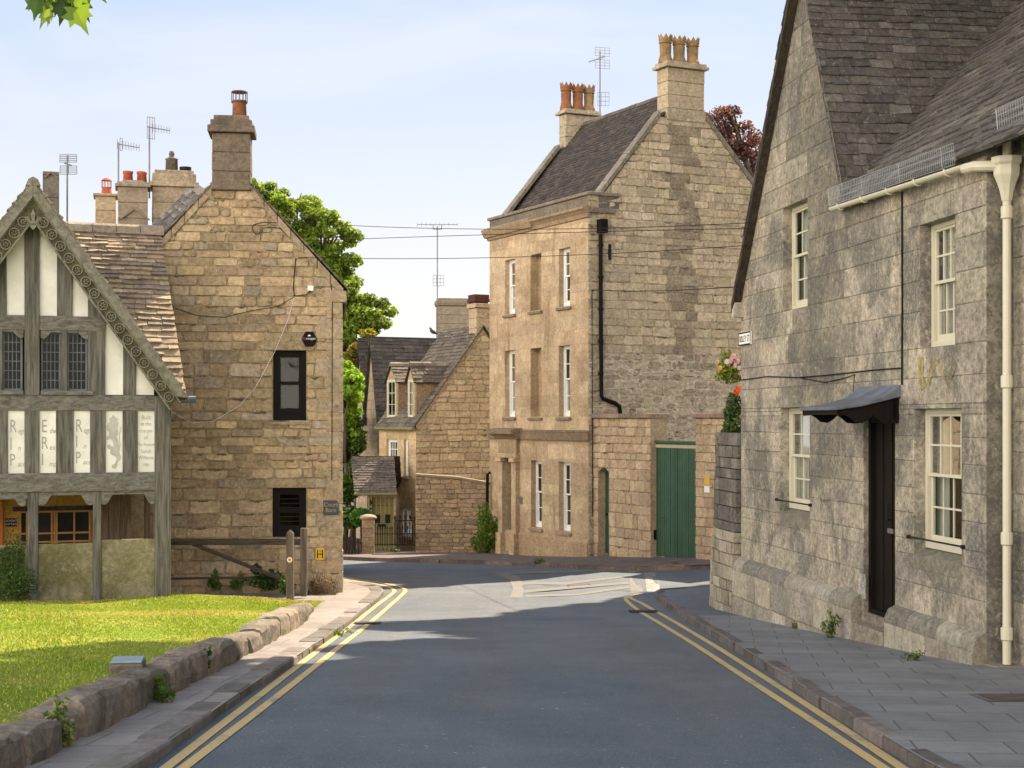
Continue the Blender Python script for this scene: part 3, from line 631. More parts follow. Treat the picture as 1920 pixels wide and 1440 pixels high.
# door, step, canopy
d = MB(); k = 6
for i in range(k): W.box(d, dU0 + .08 + (dU1 - dU0 - .16) * i / k + .006, dU0 + .08 + (dU1 - dU0 - .16) * (i + 1) / k - .006, dB + .06, dT - .1, -.17, -.12 + .012 * (i % 2))
do = d.build('door', M['door'], RH, bevel=.006); d = MB()
for a, b, c, e in ((dU0, dU0 + .08, dB, dT), (dU1 - .08, dU1, dB, dT), (dU0 + .08, dU1 - .08, dT - .1, dT), (dU0 + .08, dU1 - .08, dB, dB + .06)): W.box(d, a, b, c, e, -.22, -.06)
d.build('door_frame', M['door'], do); d = MB(); d.tube([W.pt((dU0 + dU1) / 2 + .1, .55, -.11), W.pt((dU0 + dU1) / 2 + .1, .55, -.06), W.pt((dU0 + dU1) / 2 + .1, .35, -.06), W.pt((dU0 + dU1) / 2 + .1, .35, -.11)], .016, 6); d.build('handle', M['iron'], do)
d = MB(); W.box(d, (dU0 + dU1) / 2 + .04, (dU0 + dU1) / 2 + .22, .18, .24, -.11, -.09); d.build('letter_plate', M['steel'], do)
d = MB(); W.box(d, dU0, dU1, -2.4, dB - .0, -.4, -.02, (.2, .17, .14)); W.box(d, dU0 - .02, dU1, -2.4, dB - .12, -.02, .17, (.27, .235, .18)); d.build('doorstep', M['grey_wall'], RH, bevel=.012)
cu0, cu1 = dU0 - .10, dU1 + .13
c = MB(); prof = [(0, 2.03), (.10, 1.955), (.24, 1.87), (.5, 1.80), (.82, 1.755), (.82, 1.715), (.5, 1.76), (.24, 1.82), (0, 1.88)]
for a, b in ((cu0 - .05, cu0 + .55), (cu0 + .56, cu1 + .05)): W.prof(c, a, b, prof)
co = c.build('door_canopy', M['lead'], RH, bevel=.008)
c = MB(); shp = [(0, 1.86), (0, 1.56), (.10, 1.55), (.2, 1.56), (.27, 1.62), (.33, 1.66), (.40, 1.60), (.47, 1.56), (.55, 1.57), (.62, 1.63), (.68, 1.66), (.78, 1.65), (.78, 1.72), (.5, 1.76), (.24, 1.82)]
for q in (cu0, cu1 - .05): W.prof(c, q, q + .05, shp)
W.prof(c, cu0, cu1, [(.74, 1.66), (.79, 1.66), (.79, 1.73), (.74, 1.73)]); W.prof(c, cu0, cu1, [(.02, 1.60), (.08, 1.60), (.08, 1.84), (.02, 1.86)])
c.build('bracket', M['door'], co)
# roofs
palS = ((.098, .095, .098), (.122, .118, .12), (.075, .074, .08), (.175, .165, .158), (.115, .103, .10), (.10, .10, .108))
V0, AP = W.pt(uV, hE + .06, .02), W.pt(uA, hA, .02); b1 = (AP - V0).normalized(); L1 = (AP - V0).length; back = 3.75
r = MB(); slates(r, V0, inn, b1, [(0, 0), (back, L1), (0, L1)], (.20, .105), (.17, .40), .026, palS)
E0 = W.pt(uV, hE - .02, .14); bM = (inn + UP * .97).normalized(); rl = (back + .14) / bM.dot(inn)
slates(r, E0, W.d, bM, [(-.06, 0), (uE - uV, 0), (uE - uV + 1.5, 0), (uE - uV + lenN - 1.2, 0), (uE - uV + lenN - 1.2, rl + 1.0), (uA - uV - 1.6, rl + 1.0), (uA - uV - .1, rl)], (.20, .105), (.17, .40), .026, palS)
LE = W.pt(-.08, hL - .12, .15); bL = (W.pt(uA, hA + .03, .15) - LE).normalized(); LL = (W.pt(uA, hA + .03, .15) - LE).length
slates(r, LE, inn, bL, [(0, 0), (7.8, 0), (7.8, LL), (0, LL)], (.27, .15), (.3, .6), .03, palS)
RB = W.pt(0, 0, 0) + inn * 8.6 + W.d * 0 + UP * 4.0; bB = (-inn + UP * .97).normalized(); slates(r, RB, W.d, bB, [(0, 0), (uE + lenN, 0), (uE + lenN, 6.2), (0, 6.2)], (.4, .3), (.6, .9), .03, palS)
ro = r.build('roof', M['slate'], RH)
v = MB(); v.hexa([LE - UP * .13, LE - UP * .13 + inn * .17, LE + inn * .17, LE, W.pt(uA, hA - .15, .15), W.pt(uA, hA - .15, -.02), W.pt(uA, hA + .02, -.02), W.pt(uA, hA + .02, .15)]); v.build('verge_board', M['timber_dark'], ro)
v = MB(); v.hexa([W.pt(-.0, hL - .34, .0), W.pt(.16, hL - .34, .0), W.pt(.16, hL - .1, .0), W.pt(-.0, hL - .22, .0), W.pt(0, hL - .34, .16), W.pt(.16, hL - .34, .16), W.pt(.16, hL - .1, .16), W.pt(0, hL - .22, .16)], (.5, .45, .36)); v.build('kneeler', M['grey_wall'], RH)
# gutters, snow guards, downpipe
def gutter(w_, u0, u1, h0, h1, o, m, par, r=.052):
    g_ = MB(); n_ = 8; q = []
    for (u, h) in ((u0, h0), (u1, h1)): q.append([w_.pt(u, h - math.sin(math.pi * k / n_) * r, o + math.cos(math.pi * k / n_) * r) for k in range(n_ + 1)] + [w_.pt(u, h - math.sin(math.pi * k / n_) * (r - .008), o + math.cos(math.pi * k / n_) * (r - .008)) for k in range(n_, -1, -1)])
    k = len(q[0]); g_.mesh(q[0] + q[1], [tuple(range(k)), tuple(range(k, 2 * k))] + [(i, (i + 1) % k, k + (i + 1) % k, k + i) for i in range(k)])
    u = u0 + .35
    while u < u1:
        h = h0 + (h1 - h0) * (u - u0) / (u1 - u0); g_.tube([w_.pt(u, h + .01, o + r + .008)] + [w_.pt(u, h - math.sin(math.pi * j / 6) * (r + .01), o + math.cos(math.pi * j / 6) * (r + .01)) for j in range(1, 7)] + [w_.pt(u, h - .03, 0)], .012, 5); u += .85
    return g_.build('gutter', m, par)
gutter(W, uV - .05, uE - .15, 4.44, 4.33, .15, M['cream'], RH)
g_ = MB(); g_.tube([W.pt(uE - .2, 4.29, .15), W.pt(uE + .02, 4.28, .15), W.pt(uE + .16, 4.27, -.1)], .058, 10); g_.build('gutter', M['cream'], RH)
gutter(Wn, .1, lenN - .5, 4.62, 4.62, .14, M['cream'], RH)
def snow_guard(w_, u0, u1, h0, h1, o):
    s = MB(); n_ = int((u1 - u0) / .055)
    for i in range(n_ + 1):
        f = i / n_; u = u0 + (u1 - u0) * f; h = h0 + (h1 - h0) * f; big = i % 22 == 0
        s.tube([w_.pt(u, h, o), w_.pt(u, h + .23, o + .02)], .006 if big else .0024, 4)
    for k in (0, .077, .154, .23): s.tube([w_.pt(u0, h0 + k, o + .02 * k / .23), w_.pt(u1, h1 + k, o + .02 * k / .23)], .005, 4)
    s.build('snow_guard', M['galv'], RH)
snow_guard(W, uV - .02, uE - .35, 4.46, 4.36, .2); snow_guard(Wn, .05, lenN - .6, 4.66, 4.66, .2)
pc = W.pt(uE + .16, 0, -.15); pz = gz(pc.x, pc.y) + .12
p = MB(); p.tube([pc + UP * pz, pc + UP * 3.95], .045, 12)
for h in (pz + .32, .35, 2.0, 3.78): p.lathe(pc, [(.05, h - .07), (.064, h - .06), (.064, h + .06), (.05, h + .07)], 12)
p.lathe(pc, [(.055, 3.9), (.075, 4.0), (.10, 4.08), (.135, 4.16), (.14, 4.18), (.14, 4.27), (.165, 4.30), (.165, 4.36), (.15, 4.36)], 8); p.tube([pc + UP * 4.3, pc + UP * 4.58 + W.n * .0], .045, 10)
p.build('downpipe', M['cream'], RH)
p = MB(); p.box((pc.x + .02, pc.y - .02, pz - .06), .5, .4, .1, (.138, -1, 0), (.3, .27, .21)); p.build('drain_surround', M['grey_wall'], RH)
lc = MB()
for pts in ([(1722, 668), (1733, 668), (1733, 705), (1739, 722), (1730, 732), (1724, 715)], [(1739, 722), (1745, 690), (1753, 672), (1762, 676), (1752, 700), (1744, 724)], [(1762, 676), (1772, 700), (1778, 716), (1784, 690), (1790, 670), (1795, 684), (1784, 718), (1776, 722), (1768, 708)]):
    f_ = []
    for (xa, ya), (xb, yb) in zip(pts, pts[1:] + pts[:1]):
        for k_ in range(4): t_ = k_ / 4; f_.append(W.pt(W.u(xa + (xb - xa) * t_ + random.uniform(-1.2, 1.2)), W.uh(xa + (xb - xa) * t_, ya + (yb - ya) * t_ + random.uniform(-1.5, 1.5))[1], .0125))
    lc.poly(f_, (.40, .325, .12))
lc.build('lichen', M['ashlar'], RH)
lc = MB(); W.box(lc, W.u(1611.5), W.u(1624), W.uh(1618, 1122)[1], W.uh(1618, 1076)[1], 0, .014, (.60, .59, .56)); lc.build('patched_block', M['ashlar'], RH)
cb = MB(); xs = W.u(1694); cb.tube([W.pt(xs, 4.35, .02), W.pt(xs + .01, 3.1, .02), W.pt(xs, 2.02, .02)], .011, 5)
cb.tube([W.pt(W.u(x), W.uh(x, y)[1], .02) for x, y in ((1388, 713), (1440, 706), (1500, 708), (1560, 703), (1640, 694), (1694, 690))], .009, 5); cb.tube([W.pt(W.u(x), W.uh(x, y)[1], .022) for x, y in ((1500, 708), (1550, 717), (1590, 708), (1605, 702), (1602, 745))], .007, 5)
tag(cb.build('wall_cable', M['black']), 'black cable pinned down the grey house front above the door canopy', 'cable')
# street name plate
a, b = W.u(1388.5), W.u(1411); hh = W.uh(1400, 635)[1]; t = thing('street_sign', 'white street name plate near the far corner of the grey stone house', 'sign', W.pt((a + b) / 2, hh, .03)); p = MB(); W.box(p, a, b, hh - .105, hh + .105, .012, .035); p.build('plate', M['white'], t, bevel=.004)
p = MB()
for q in ((a, b, hh - .105, hh - .085), (a, b, hh + .085, hh + .105), (a, a + .02, hh - .085, hh + .085), (b - .02, b, hh - .085, hh + .085)): W.box(p, *q, .035, .039)
p.build('border', M['black'], t); text('lettering', 'BISLEY ST', W, (a + b) / 2, hh - .005, .145, M['black'], t, .0365, squeeze=.95)
# corner boundary wall, curving round into the side street
bw = resample(chaikin([Vector(p) for p in ((3.72, 25.55), (3.58, 26.5), (3.56, 27.2), (3.75, 27.9), (4.4, 28.5), (6, 29.1), (10, 30.2))], 2), .2); bt = thing('boundary_wall', 'blackened rubble garden wall curving round the corner behind the grey house', 'wall', (3.6, 26.8, gz(3.6, 26.8))); mb = MB(); acc = 0; h = -2.3; row = 0
pts3 = [(p, sum((bw[k + 1] - bw[k]).length for k in range(i))) for i, p in enumerate(bw)]; tot = pts3[-1][1]
def bat(s):
    for (p, a), (q, b) in zip(pts3, pts3[1:]):
        if b >= s: t = (q - p).normalized(); return p.lerp(q, (s - a) / (b - a)), Vector((-t.y, t.x))
    return pts3[-1][0], Vector((0, 1))
while h < 1.3:
    hh = h + random.uniform(.13, .26); s = -.05
    while s < tot:
        e = s + random.uniform(.18, .5); o = random.uniform(-.015, .025) + .10 * smooth(.8, -1.8, h); q = []
        for f in (s + .008, (s + e) / 2, e - .008):
            p, nn = bat(max(0, min(tot, f))); q.append((Vector((p.x, p.y, 0)) + Vector((nn.x, nn.y, 0)) * o, Vector((nn.x, nn.y, 0))))
        c = pick(((.14, .13, .115), (.2, .185, .155), (.11, .105, .1)) if h > -.35 else ((.42, .37, .28), (.34, .3, .23), (.46, .42, .33)), .2)
        mb.mesh([p + UP * (h + .008) for p, _ in q] + [p + UP * (hh - .008) for p, _ in q] + [p - m_ * .3 + UP * (h + .008) for p, m_ in q] + [p - m_ * .3 + UP * (hh - .008) for p, m_ in q], [(0, 1, 4, 3), (1, 2, 5, 4), (3, 4, 10, 9), (4, 5, 11, 10), (0, 3, 9, 6), (2, 8, 11, 5), (6, 9, 10, 7), (7, 10, 11, 8)], c); s = e
    h = hh
mb.build('stonework', M['grey_wall'], bt, bevel=.01)
# ================================================================ TIMBER-FRAMED GATE HOUSE
Lw = Wall((-5.96, 27.0), (-1, -.35)); UC = Lw.u(60)
TH = thing('timber_house', 'timber framed gabled porch house with carved bargeboards and white inscribed panels beside the lawn', 'house', (-5.96, 27, lawn_h(-5.96, 26.9)))
Hc = lambda y: CAMZ + (HZ - y) * 26.6 / F
def LU(x): return Lw.u(x)
def both(x0, x1):
    a, b = LU(x0), LU(x1); r = [(a, b)]
    if not (x0 < 60 < x1): r.append((2 * UC - b, 2 * UC - a))
    return r
def lbox(name, x0, x1, y0, y1, o0, o1, m, sym=True, bev=.008, par=None):
    for a, b in (both(x0, x1) if sym else [(LU(x0), LU(x1))]):
        mb = MB(); k = random.uniform(-.006, .006); Lw.box(mb, a, b, Hc(y1), Hc(y0), o0, o1 + k); mb.build(name, m, par or TH, bevel=bev)
bk = MB(); Lw.poly(bk, [(LU(318), Hc(885)), (2 * UC - LU(318), Hc(885)), (2 * UC - LU(318), Hc(742)), (LU(318), Hc(742))], -.16, -.1); Lw.poly(bk, [(LU(166), Hc(596)), (2 * UC - LU(166), Hc(596)), (UC, Hc(395))], -.16, -.1)
for s in (1, -1): Lw.poly(bk, [(UC + s * (LU(318) - UC), Hc(742)), (UC + s * (LU(166) - UC), Hc(742)), (UC + s * (LU(166) - UC), Hc(560))], -.16, -.1)
bk.build('wall', M['timber_dark'], TH)
for xs in ([(73, 594), (107, 594), (107, 455), (73, 410)], [(136, 594), (168, 594), (168, 535), (136, 490)], [(197, 740), (231, 740), (231, 622), (197, 572)], [(255, 740), (289, 740), (289, 705), (255, 655)]):
    for s in (1, -1):
        mb = MB(); Lw.poly(mb, [(UC + s * (LU(x) - UC), Hc(y)) for x, y in xs], -.1, -.035); mb.build('plaster_panel', M['plaster'], TH)
panels = {}
for i, (x0, x1) in enumerate(((74, 105), (138, 169), (198, 230), (258, 290))):
    for s, (a, b) in zip((1, -1), both(x0, x1)):
        mb = MB(); Lw.box(mb, a, b, Hc(886), Hc(770), -.1, -.03); panels[(i, s)] = (mb.build('inscription_panel', M['plaster'], TH), (a + b) / 2, abs(b - a))
def words(key, rows):
    po, uc, wd_ = panels[key]; left = uc + wd_ / 2 if Lw.r.dot(Lw.d) < 0 else uc - wd_ / 2
    for big, small, y, sz in rows:
        k = -1 if Lw.r.dot(Lw.d) < 0 else 1; h = Hc(y); text('lettering', big, Lw, left + k * .03, h, sz * 1.15, M['ink'], po, -.028, 'LEFT', .62); text('lettering', small, Lw, left + k * (.03 + sz * .50), h - sz * .27, sz * .5, M['ink'], po, -.028, 'LEFT', .78 if len(small) < 4 else .6, .25)
words((0, -1), (('R', 'egnat', 800, .27), ('I', 'n', 832, .26), ('P', 'ace', 862, .25))); words((0, 1), (('E', 'dward', 800, .27), ('R', 'ex', 831, .26), ('I', 'mp', 862, .25))); words((1, 1), (('R', 'egnat', 799, .27), ('I', 'n', 829, .26), ('P', 'ace', 859, .25)))
po, uc, wd_ = panels[(3, 1)]
for t_, y, sz in (('Built', 783, .105), ('at the', 795, .095), ('charges', 808, .09), ('of', 821, .09), ('Mrs Frances', 834, .075), ('Sarah', 847, .10), ('Williams', 859, .09), ('1901', 873, .08)): text('lettering', t_, Lw, uc, Hc(y), sz, M['ink'], po, -.028, 'CENTER', .82)
po, uc, wd_ = panels[(2, 1)]; k = -1 if Lw.r.dot(Lw.d) < 0 else 1
lion = [(765, 60), (776, 78), (802, 95), (790, 106), (803, 122), (796, 150), (800, 185), (790, 215), (800, 240), (808, 270), (813, 300), (806, 312), (819, 350), (815, 370), (797, 386), (794, 412), (780, 430), (757, 425), (755, 405), (774, 396), (789, 366), (779, 346), (756, 337), (744, 322), (747, 300), (727, 290), (724, 268), (741, 264), (760, 280), (768, 268), (759, 240), (745, 226), (722, 236), (719, 215), (735, 204), (738, 180), (724, 168), (722, 140), (732, 120), (746, 110), (739, 90), (756, 80)]
lp = lambda x, y: (uc + k * (x - 771) / 110 * wd_ * .95, Hc(760 + y * .2778))
mb = MB(); Lw.poly(mb, [lp(x, y) for x, y in lion], -.03, -.027); tl = [(806, 300), (814, 270), (808, 235), (806, 200), (814, 170), (818, 145), (810, 148)]
for (a, b), (c, d) in zip(tl, tl[1:]): Lw.poly(mb, [lp(a - 3, b), lp(a + 3, b), lp(c + 3, d), lp(c - 3, d)], -.03, -.0275)
mb.build('lion_emblem', plain('lion_grey', (.42, .42, .40), .9, .1, bump_s=0), po)
T, TB = M['timber'], M['timber_h']
lbox('post', 46, 74, 380, 742, -.1, .035, T); lbox('stud', 107, 136, 440, 596, -.1, .01, T); lbox('stud', 165, 197, 530, 742, -.1, .02, T); lbox('stud', 231, 255, 610, 742, -.1, .005, T)
for x0, x1 in ((46, 74), (105, 138), (169, 198), (230, 258)): lbox('stud', x0, x1, 768, 888, -.1, .01, T)
lbox('corner_post', 290, 320, 742, 1150, -.22, .03, T, bev=.02)
lbox('beam', -75, 197, 594, 621, -.08, .025, TB); lbox('window_sill', 76, 175, 733, 741, -.1, .075, TB)
for x0, x1, y0, y1, o in ((-201, 291, 741, 770, .022), (-201, 291, 886, 921, .03)): lbox('beam', x0, x1, y0, y1, -.1, o, TB, False)
lbox('beam', 190, 291, 921, 924, -.1, .0, TB)
def arch(xa, xb, yt, dy, dx, o0, o1):
    for a, b in both(xa, xb):
        a, b = min(a, b), max(a, b); q = abs(LU(0) - LU(dx)); H0, H1 = Hc(yt), Hc(yt + dy); hh = H0 - H1
        pr = [(a, H0), (a, H1), (a + q * .3, H1 - .02), (a + q * .6, H1 + .02), (a + q * .7, H1 + hh * .25), (a + q, H1 + hh * .72), (b - q, H1 + hh * .72), (b - q * .7, H1 + hh * .25), (b - q * .6, H1 + .02), (b - q * .3, H1 - .02), (b, H1), (b, H0)]
        mb = MB(); Lw.poly(mb, pr[:6] + [(a + q, H0)], o0, o1); Lw.poly(mb, pr[6:] + [(b - q, H0)], o0, o1); Lw.poly(mb, [(a + q, H0), (a + q, H1 + hh * .72), (b - q, H1 + hh * .72), (b - q, H0)], o0, o1); mb.build('arched_brace', TB, TH)
arch(72, 175, 921, 24, 24, -.08, -.01); arch(190, 291, 921, 24, 22, -.08, -.01); arch(76, 166, 621, 14, 20, -.06, .0)
lbox('arched_brace', -48, 52, 921, 934, -.08, -.01, TB, False)
for x0, x1 in ((52, 72), (175, 190)): lbox('post', x0, x1, 921, 1150, -.14, .005, T, bev=.015)
for x0, x1, y in ((72, 175, 1018), (190, 291, 1013), (-48, 52, 1022)):
    for a, b in ([(LU(x0), LU(x1))] if x0 < 0 else both(x0, x1)):
        mb = MB(); Lw.box(mb, a, b, -1.9, Hc(y), -.12, -.035, (.27, .245, .15)); mb.build('low_wall', M['lowwall'], TH, bevel=.01)
for s in (1, -1):
    for x0, x1 in ((77, 115), (126, 165)): window(Lw, TH, UC + s * (LU(x0) - UC), UC + s * (LU(x1) - UC), Hc(734), Hc(624), 4, (6, 1), M['lead'], rec=.1, bar=.013, fr=.02, sash=False, gm=M['glass_dark'], curtain=False, deep=.2, name='leaded_window')
lbox('mullion', 115, 126, 621, 734, -.12, .01, T)
# porch interior
ci = MB(); Lw.poly(ci, [(LU(318), Hc(884)), (LU(318), Hc(890)), (2 * UC - LU(318), Hc(890)), (2 * UC - LU(318), Hc(884))], -1.9, -.1); ci.build('porch_ceiling', M['timber_dark'], TH)
Lb = Wall(Lw.pt(0, 0, -1.75)[:2], (-1, -.35)); bu = lambda x: Lb.u(x); bh = lambda y: CAMZ + (HZ - y) * 28.2 / F
mb = MB(); Lb.box(mb, bu(174), bu(-120), bh(1130), bh(880), -.1, 0, (.55, .3, .07)); mb.build('porch_wall', M['ochre'], TH)
mb = MB(); Lb.box(mb, bu(6), bu(-60), bh(1130), bh(925), 0, .05); mb.build('porch_door', M['orange'], TH, bevel=.01)
mb = MB(); Lb.box(mb, bu(176), bu(24), bh(956), bh(948), 0, .09); mb.build('lintel', M['timber_dark'], TH)
mb = MB(); Lb.box(mb, bu(168), bu(38), bh(1040), bh(957), .0, .012); wo = mb.build('porch_window', M['room'], TH); mb = MB()
for x in (38, 50, 97, 102, 106, 139, 168): Lb.box(mb, bu(x - 1.6), bu(x + 1.6), bh(1040), bh(957), .012, .05)
for y in (958, 998, 1014): Lb.box(mb, bu(170), bu(36), bh(y + 1.6), bh(y - 1.6), .012, .045)
mb.build('window_bars', plain('ochre_paint', (.40, .20, .06), .6, .3), wo)
mb = MB()
for x0, x1, c in ((-1.0, 0, 0),): pass
for x0, x1 in ((188, 200), (201, 222), (223, 244), (268, 280)): Lb.box(mb, bu(x0), bu(x1 - 1), bh(1130), bh(880), .2, .28)
mb.build('plank_screen', wood_mat('brown_boards', (.06, .045, .035), (.17, .12, .09)), TH)
sg = thing('cottage_sign', 'small black nameplate on the ochre wall inside the timber porch', 'sign', Lb.pt(bu(20), bh(977), .02)); mb = MB(); Lb.box(mb, bu(10), bu(32), bh(984), bh(969), .01, .025); mb.build('plate', M['black'], sg)
text('lettering', 'LYCHGATE', Lb, bu(21), bh(973.5), .055, M['plaster'], sg, .027, squeeze=.9); text('lettering', 'COTTAGE', Lb, bu(21), bh(980), .055, M['plaster'], sg, .027, squeeze=.9)
# bargeboards and roof
Lg = Wall(Lw.pt(0, 0, .42)[:2], (-1, -.35)); uA2, hA2 = Lg.uh(62, 344); uB2, hB2 = Lg.uh(352, 748)
for s in (1, -1):
    A = Vector((0, hA2)); B = Vector((s * (uB2 - uA2), hB2)); d = (B - A).normalized(); nn = Vector((-d.y, d.x)); nn = nn if nn.y < 0 else -nn; Lb_ = (B - A).length; q = lambda t, o: (uA2 + (A + d * t + nn * o).x, (A + d * t + nn * o).y)
    def band(o0, o1, z0, z1, end=0): # strip parallel to the slope, mitred at the apex
        e0, e1 = o0 / abs(d.x) * abs(d.y), o1 / abs(d.x) * abs(d.y); return [q(o0 * abs(nn.x) / abs(d.x), o0), q(Lb_ + end, o0), q(Lb_ + end - (o1 - o0) * .9 * (1 if end == 0 else .2), o1), q(o1 * abs(nn.x) / abs(d.x), o1)]
    f = MB(); Lg.poly(f, band(-.02, .13, 0, 0), -.1, .07); fo = f.build('fascia', M['carved'], TH, bevel=.012)
    f = MB(); Lg.poly(f, band(.13, .36, 0, 0, -.02), -.07, -.015); bo = f.build('bargeboard', M['carved_dark'], TH); f = MB()
    for o0, o1 in ((.13, .15), (.335, .365)): Lg.poly(f, band(o0, o1, 0, 0, -.02), -.015, .012)
    t = .62
    while t < Lb_ - .12:
        c = Vector(q(t, .242)); m_ = 14; ring = lambda r0, r1, z0, z1: [Lg.poly(f, [(c.x + math.cos(a) * r0, c.y + math.sin(a) * r0), (c.x + math.cos(a + .449) * r0, c.y + math.sin(a + .449) * r0), (c.x + math.cos(a + .449) * r1, c.y + math.sin(a + .449) * r1), (c.x + math.cos(a) * r1, c.y + math.sin(a) * r1)], z0, z1) for a in [k_ * 2 * math.pi / m_ for k_ in range(m_)]]
        ring(.072, .09, -.015, .012); v_ = random.uniform(0, 1)
        for k_ in range(6): a = k_ * 1.047 + v_; Lg.poly(f, [(c.x + math.cos(a + da) * rr_, c.y + math.sin(a + da) * rr_) for da, rr_ in ((0, .012), (.35, .035), (0, .056), (-.35, .035))], -.015, .008)
        t += .238
    if s == 1:
        c = Vector(q(.5 * .6, .27)); c.x = uA2; c.y = hA2 - .62
        for pr in ([(0, .2), (.035, .1), (.02, -.02), (.05, -.1), (0, -.16), (-.05, -.1), (-.02, -.02), (-.035, .1)], [(.03, -.04), (.07, .06), (.12, .07), (.135, .02), (.11, -.03), (.10, .02), (.08, -.02), (.05, -.07)], [(-.03, -.04), (-.07, .06), (-.12, .07), (-.135, .02), (-.11, -.03), (-.10, .02), (-.08, -.02), (-.05, -.07)], [(-.07, -.05), (.07, -.05), (.07, -.075), (-.07, -.075)]): Lg.poly(f, [(c.x + a, c.y + b) for a, b in pr], -.03, .02)
    f.build('carving', M['carved'], bo)
    r = MB(); Oe = Lg.pt(uA2 + s * (uB2 - uA2) * 1.0, hB2 - .02, .05); bb = (Lg.pt(uA2, hA2 + .03, .05) - Oe); ln = bb.length
    slates(r, Oe + UP * .03, -Lw.n, bb, [(0, 0), (2.4, 0), (2.4, ln), (0, ln)], (.22, .13), (.25, .5), .04, ((.24, .2, .15), (.17, .15, .12), (.28, .23, .17))); r.build('roof', M['slate'], TH)
r = MB(); ridge(r, Lg.pt(uA2, hA2 + .05, .08), Lg.pt(uA2, hA2 + .05, -2.2), .1); r.build('ridge_tile', M['slate'], TH)

# ---------------------------------------------------------------- stone cottage roof behind it
SCt = thing('stone_cottage', 'low cottage with sunlit tan slate roof between the timber house and the barn', 'house', (-9, 29.5, -1.8))
R0 = Vector((-6.83, 30.0, 5.27)); sd = Vector((.38, -.925, 0)); Ee = R0 + sd * 2.72 - UP * 3.28; al = Vector((-.925, -.38, 0)); bb = R0 - Ee
palT = ((.44, .34, .235), (.40, .31, .215), (.50, .395, .28), (.34, .27, .195), (.25, .205, .16))
r = MB(); slates(r, Ee, al, bb, [(0, 0), (6.5, 0), (6.5, bb.length), (0, bb.length)], (.17, .095), (.16, .36), .05, palT); slates(r, R0 + UP * 0 + Vector((-.38, .925, 0)) * 2.7 - UP * 3.2, al, Vector((.38, -.925, 0)) * 2.7 + UP * 3.2, [(0, 0), (6.5, 0), (6.5, 4.18), (0, 4.18)], (.3, .2), (.3, .6), .035, palT)
ro = r.build('roof', stone_mat('tan_slate', (.13, .10, .075), .5, .1, (.55, .45, .33), .3, bump_s=.8), SCt); r = MB(); ridge(r, R0 + UP * .02 - al * .06, R0 + al * 6.5 + UP * .02, .13, col=(.36, .29, .22)); r.build('ridge_tile', M['slate'], ro)
w_ = MB(); q = [Ee + al * .3 + sd * -2.3, Ee + al * 6.4 + sd * -2.3, R0 + al * 6.4 - sd * 2.5, R0 + al * .3 - sd * 2.5]
for a, b in zip(q, q[1:] + q[:1]): w_.poly([(a.x, a.y, -2.3), (b.x, b.y, -2.3), (b.x, b.y, 2.1), (a.x, a.y, 2.1)], (.42, .31, .19))
w_.poly([(q[0].x, q[0].y, 2.1), (q[3].x, q[3].y, 2.1), (R0.x + al.x * .3, R0.y + al.y * .3, 5.2)], (.42, .31, .19)); w_.build('wall', M['barn'], SCt)
w_ = MB(); w_.tube([Ee - al * .16 + sd * .07 - UP * .03, Ee + al * 4 + sd * .07 - UP * .03], .065, 10); w_.build('gutter', M['lead'], SCt)

# ================================================================ BARN
Bn = Wall((-3.42, 31.0), (-1, -.12)); BN = thing('barn', 'tall tan stone barn with plain gable and two black framed windows at the corner', 'barn', (-3.42, 31, gz(-3.42, 31)))
bx = lambda x0, y0, x1, y1: (Bn.u(x1), Bn.u(x0), Bn.uh(x1, y1)[1], Bn.uh(x0, y0)[1])
b_up, b_lo = bx(512, 657, 574, 788), bx(511, 915, 574, 1007)
uR, hR = Bn.uh(641, 548); uT0, hT = Bn.uh(470, 357); uT1 = Bn.u(398); uL = uT0 + uT1
palB = ((.55, .405, .24), (.51, .37, .21), (.60, .455, .28), (.44, .325, .195), (.53, .40, .255), (.47, .385, .28))
def tintB(u, h, c):
    d = math.exp(-((u - 2.1) / .8) ** 2) * (.4 if random.random() < .6 else 0) ; return tuple(x * (1 - d) for x in c)
masonry(Bn, 'wall', BN, [(0, -2.6), (uL, -2.6), (uL, hR), (uT1, hT), (uT0, hT), (0, hR)], (b_up, b_lo), (.15, .29), (.2, .7), .018, (-.002, .022), palB, M['barn'], mcol=(.36, .28, .18), reveal=.18, tint=tintB, rough=.012, rnd=.035, hollow=.30)
mb = MB(); bi = -Bn.n
for a in (0, uL): mb.poly([Bn.pt(a, -2.6, .012), Bn.pt(a, hR, .012), Bn.pt(a, hR) + bi * 9, Bn.pt(a, -2.6) + bi * 9], (.44, .33, .2))
mb.poly([Bn.pt(0, -2.6) + bi * 9, Bn.pt(uL, -2.6) + bi * 9, Bn.pt(uL, hR) + bi * 9, Bn.pt((uL) / 2, hT) + bi * 9, Bn.pt(0, hR) + bi * 9], (.44, .33, .2)); mb.build('side_wall', M['barn'], BN)
q = MB(); h = -2.2; k = 0                                    # projecting quoins on the street corner
while h < hR - .1:
    hh = h + random.uniform(.28, .42); lg, sh = (.5, .28) if k % 2 else (.3, .5); o = .02 + random.uniform(0, .012); s0 = -.02 - random.uniform(0, .02)
    q.hexa([Bn.pt(s0, h + .006, o), Bn.pt(lg, h + .006, o), Bn.pt(lg, h + .006, -.02), Bn.pt(s0, h + .006, -sh), Bn.pt(s0, hh - .006, o), Bn.pt(lg, hh - .006, o), Bn.pt(lg, hh - .006, -.02), Bn.pt(s0, hh - .006, -sh)], pick(((.47, .37, .25), (.43, .33, .22), (.5, .4, .28)))); h = hh; k += 1
q.build('quoins', M['barn'], BN, bevel=.015)
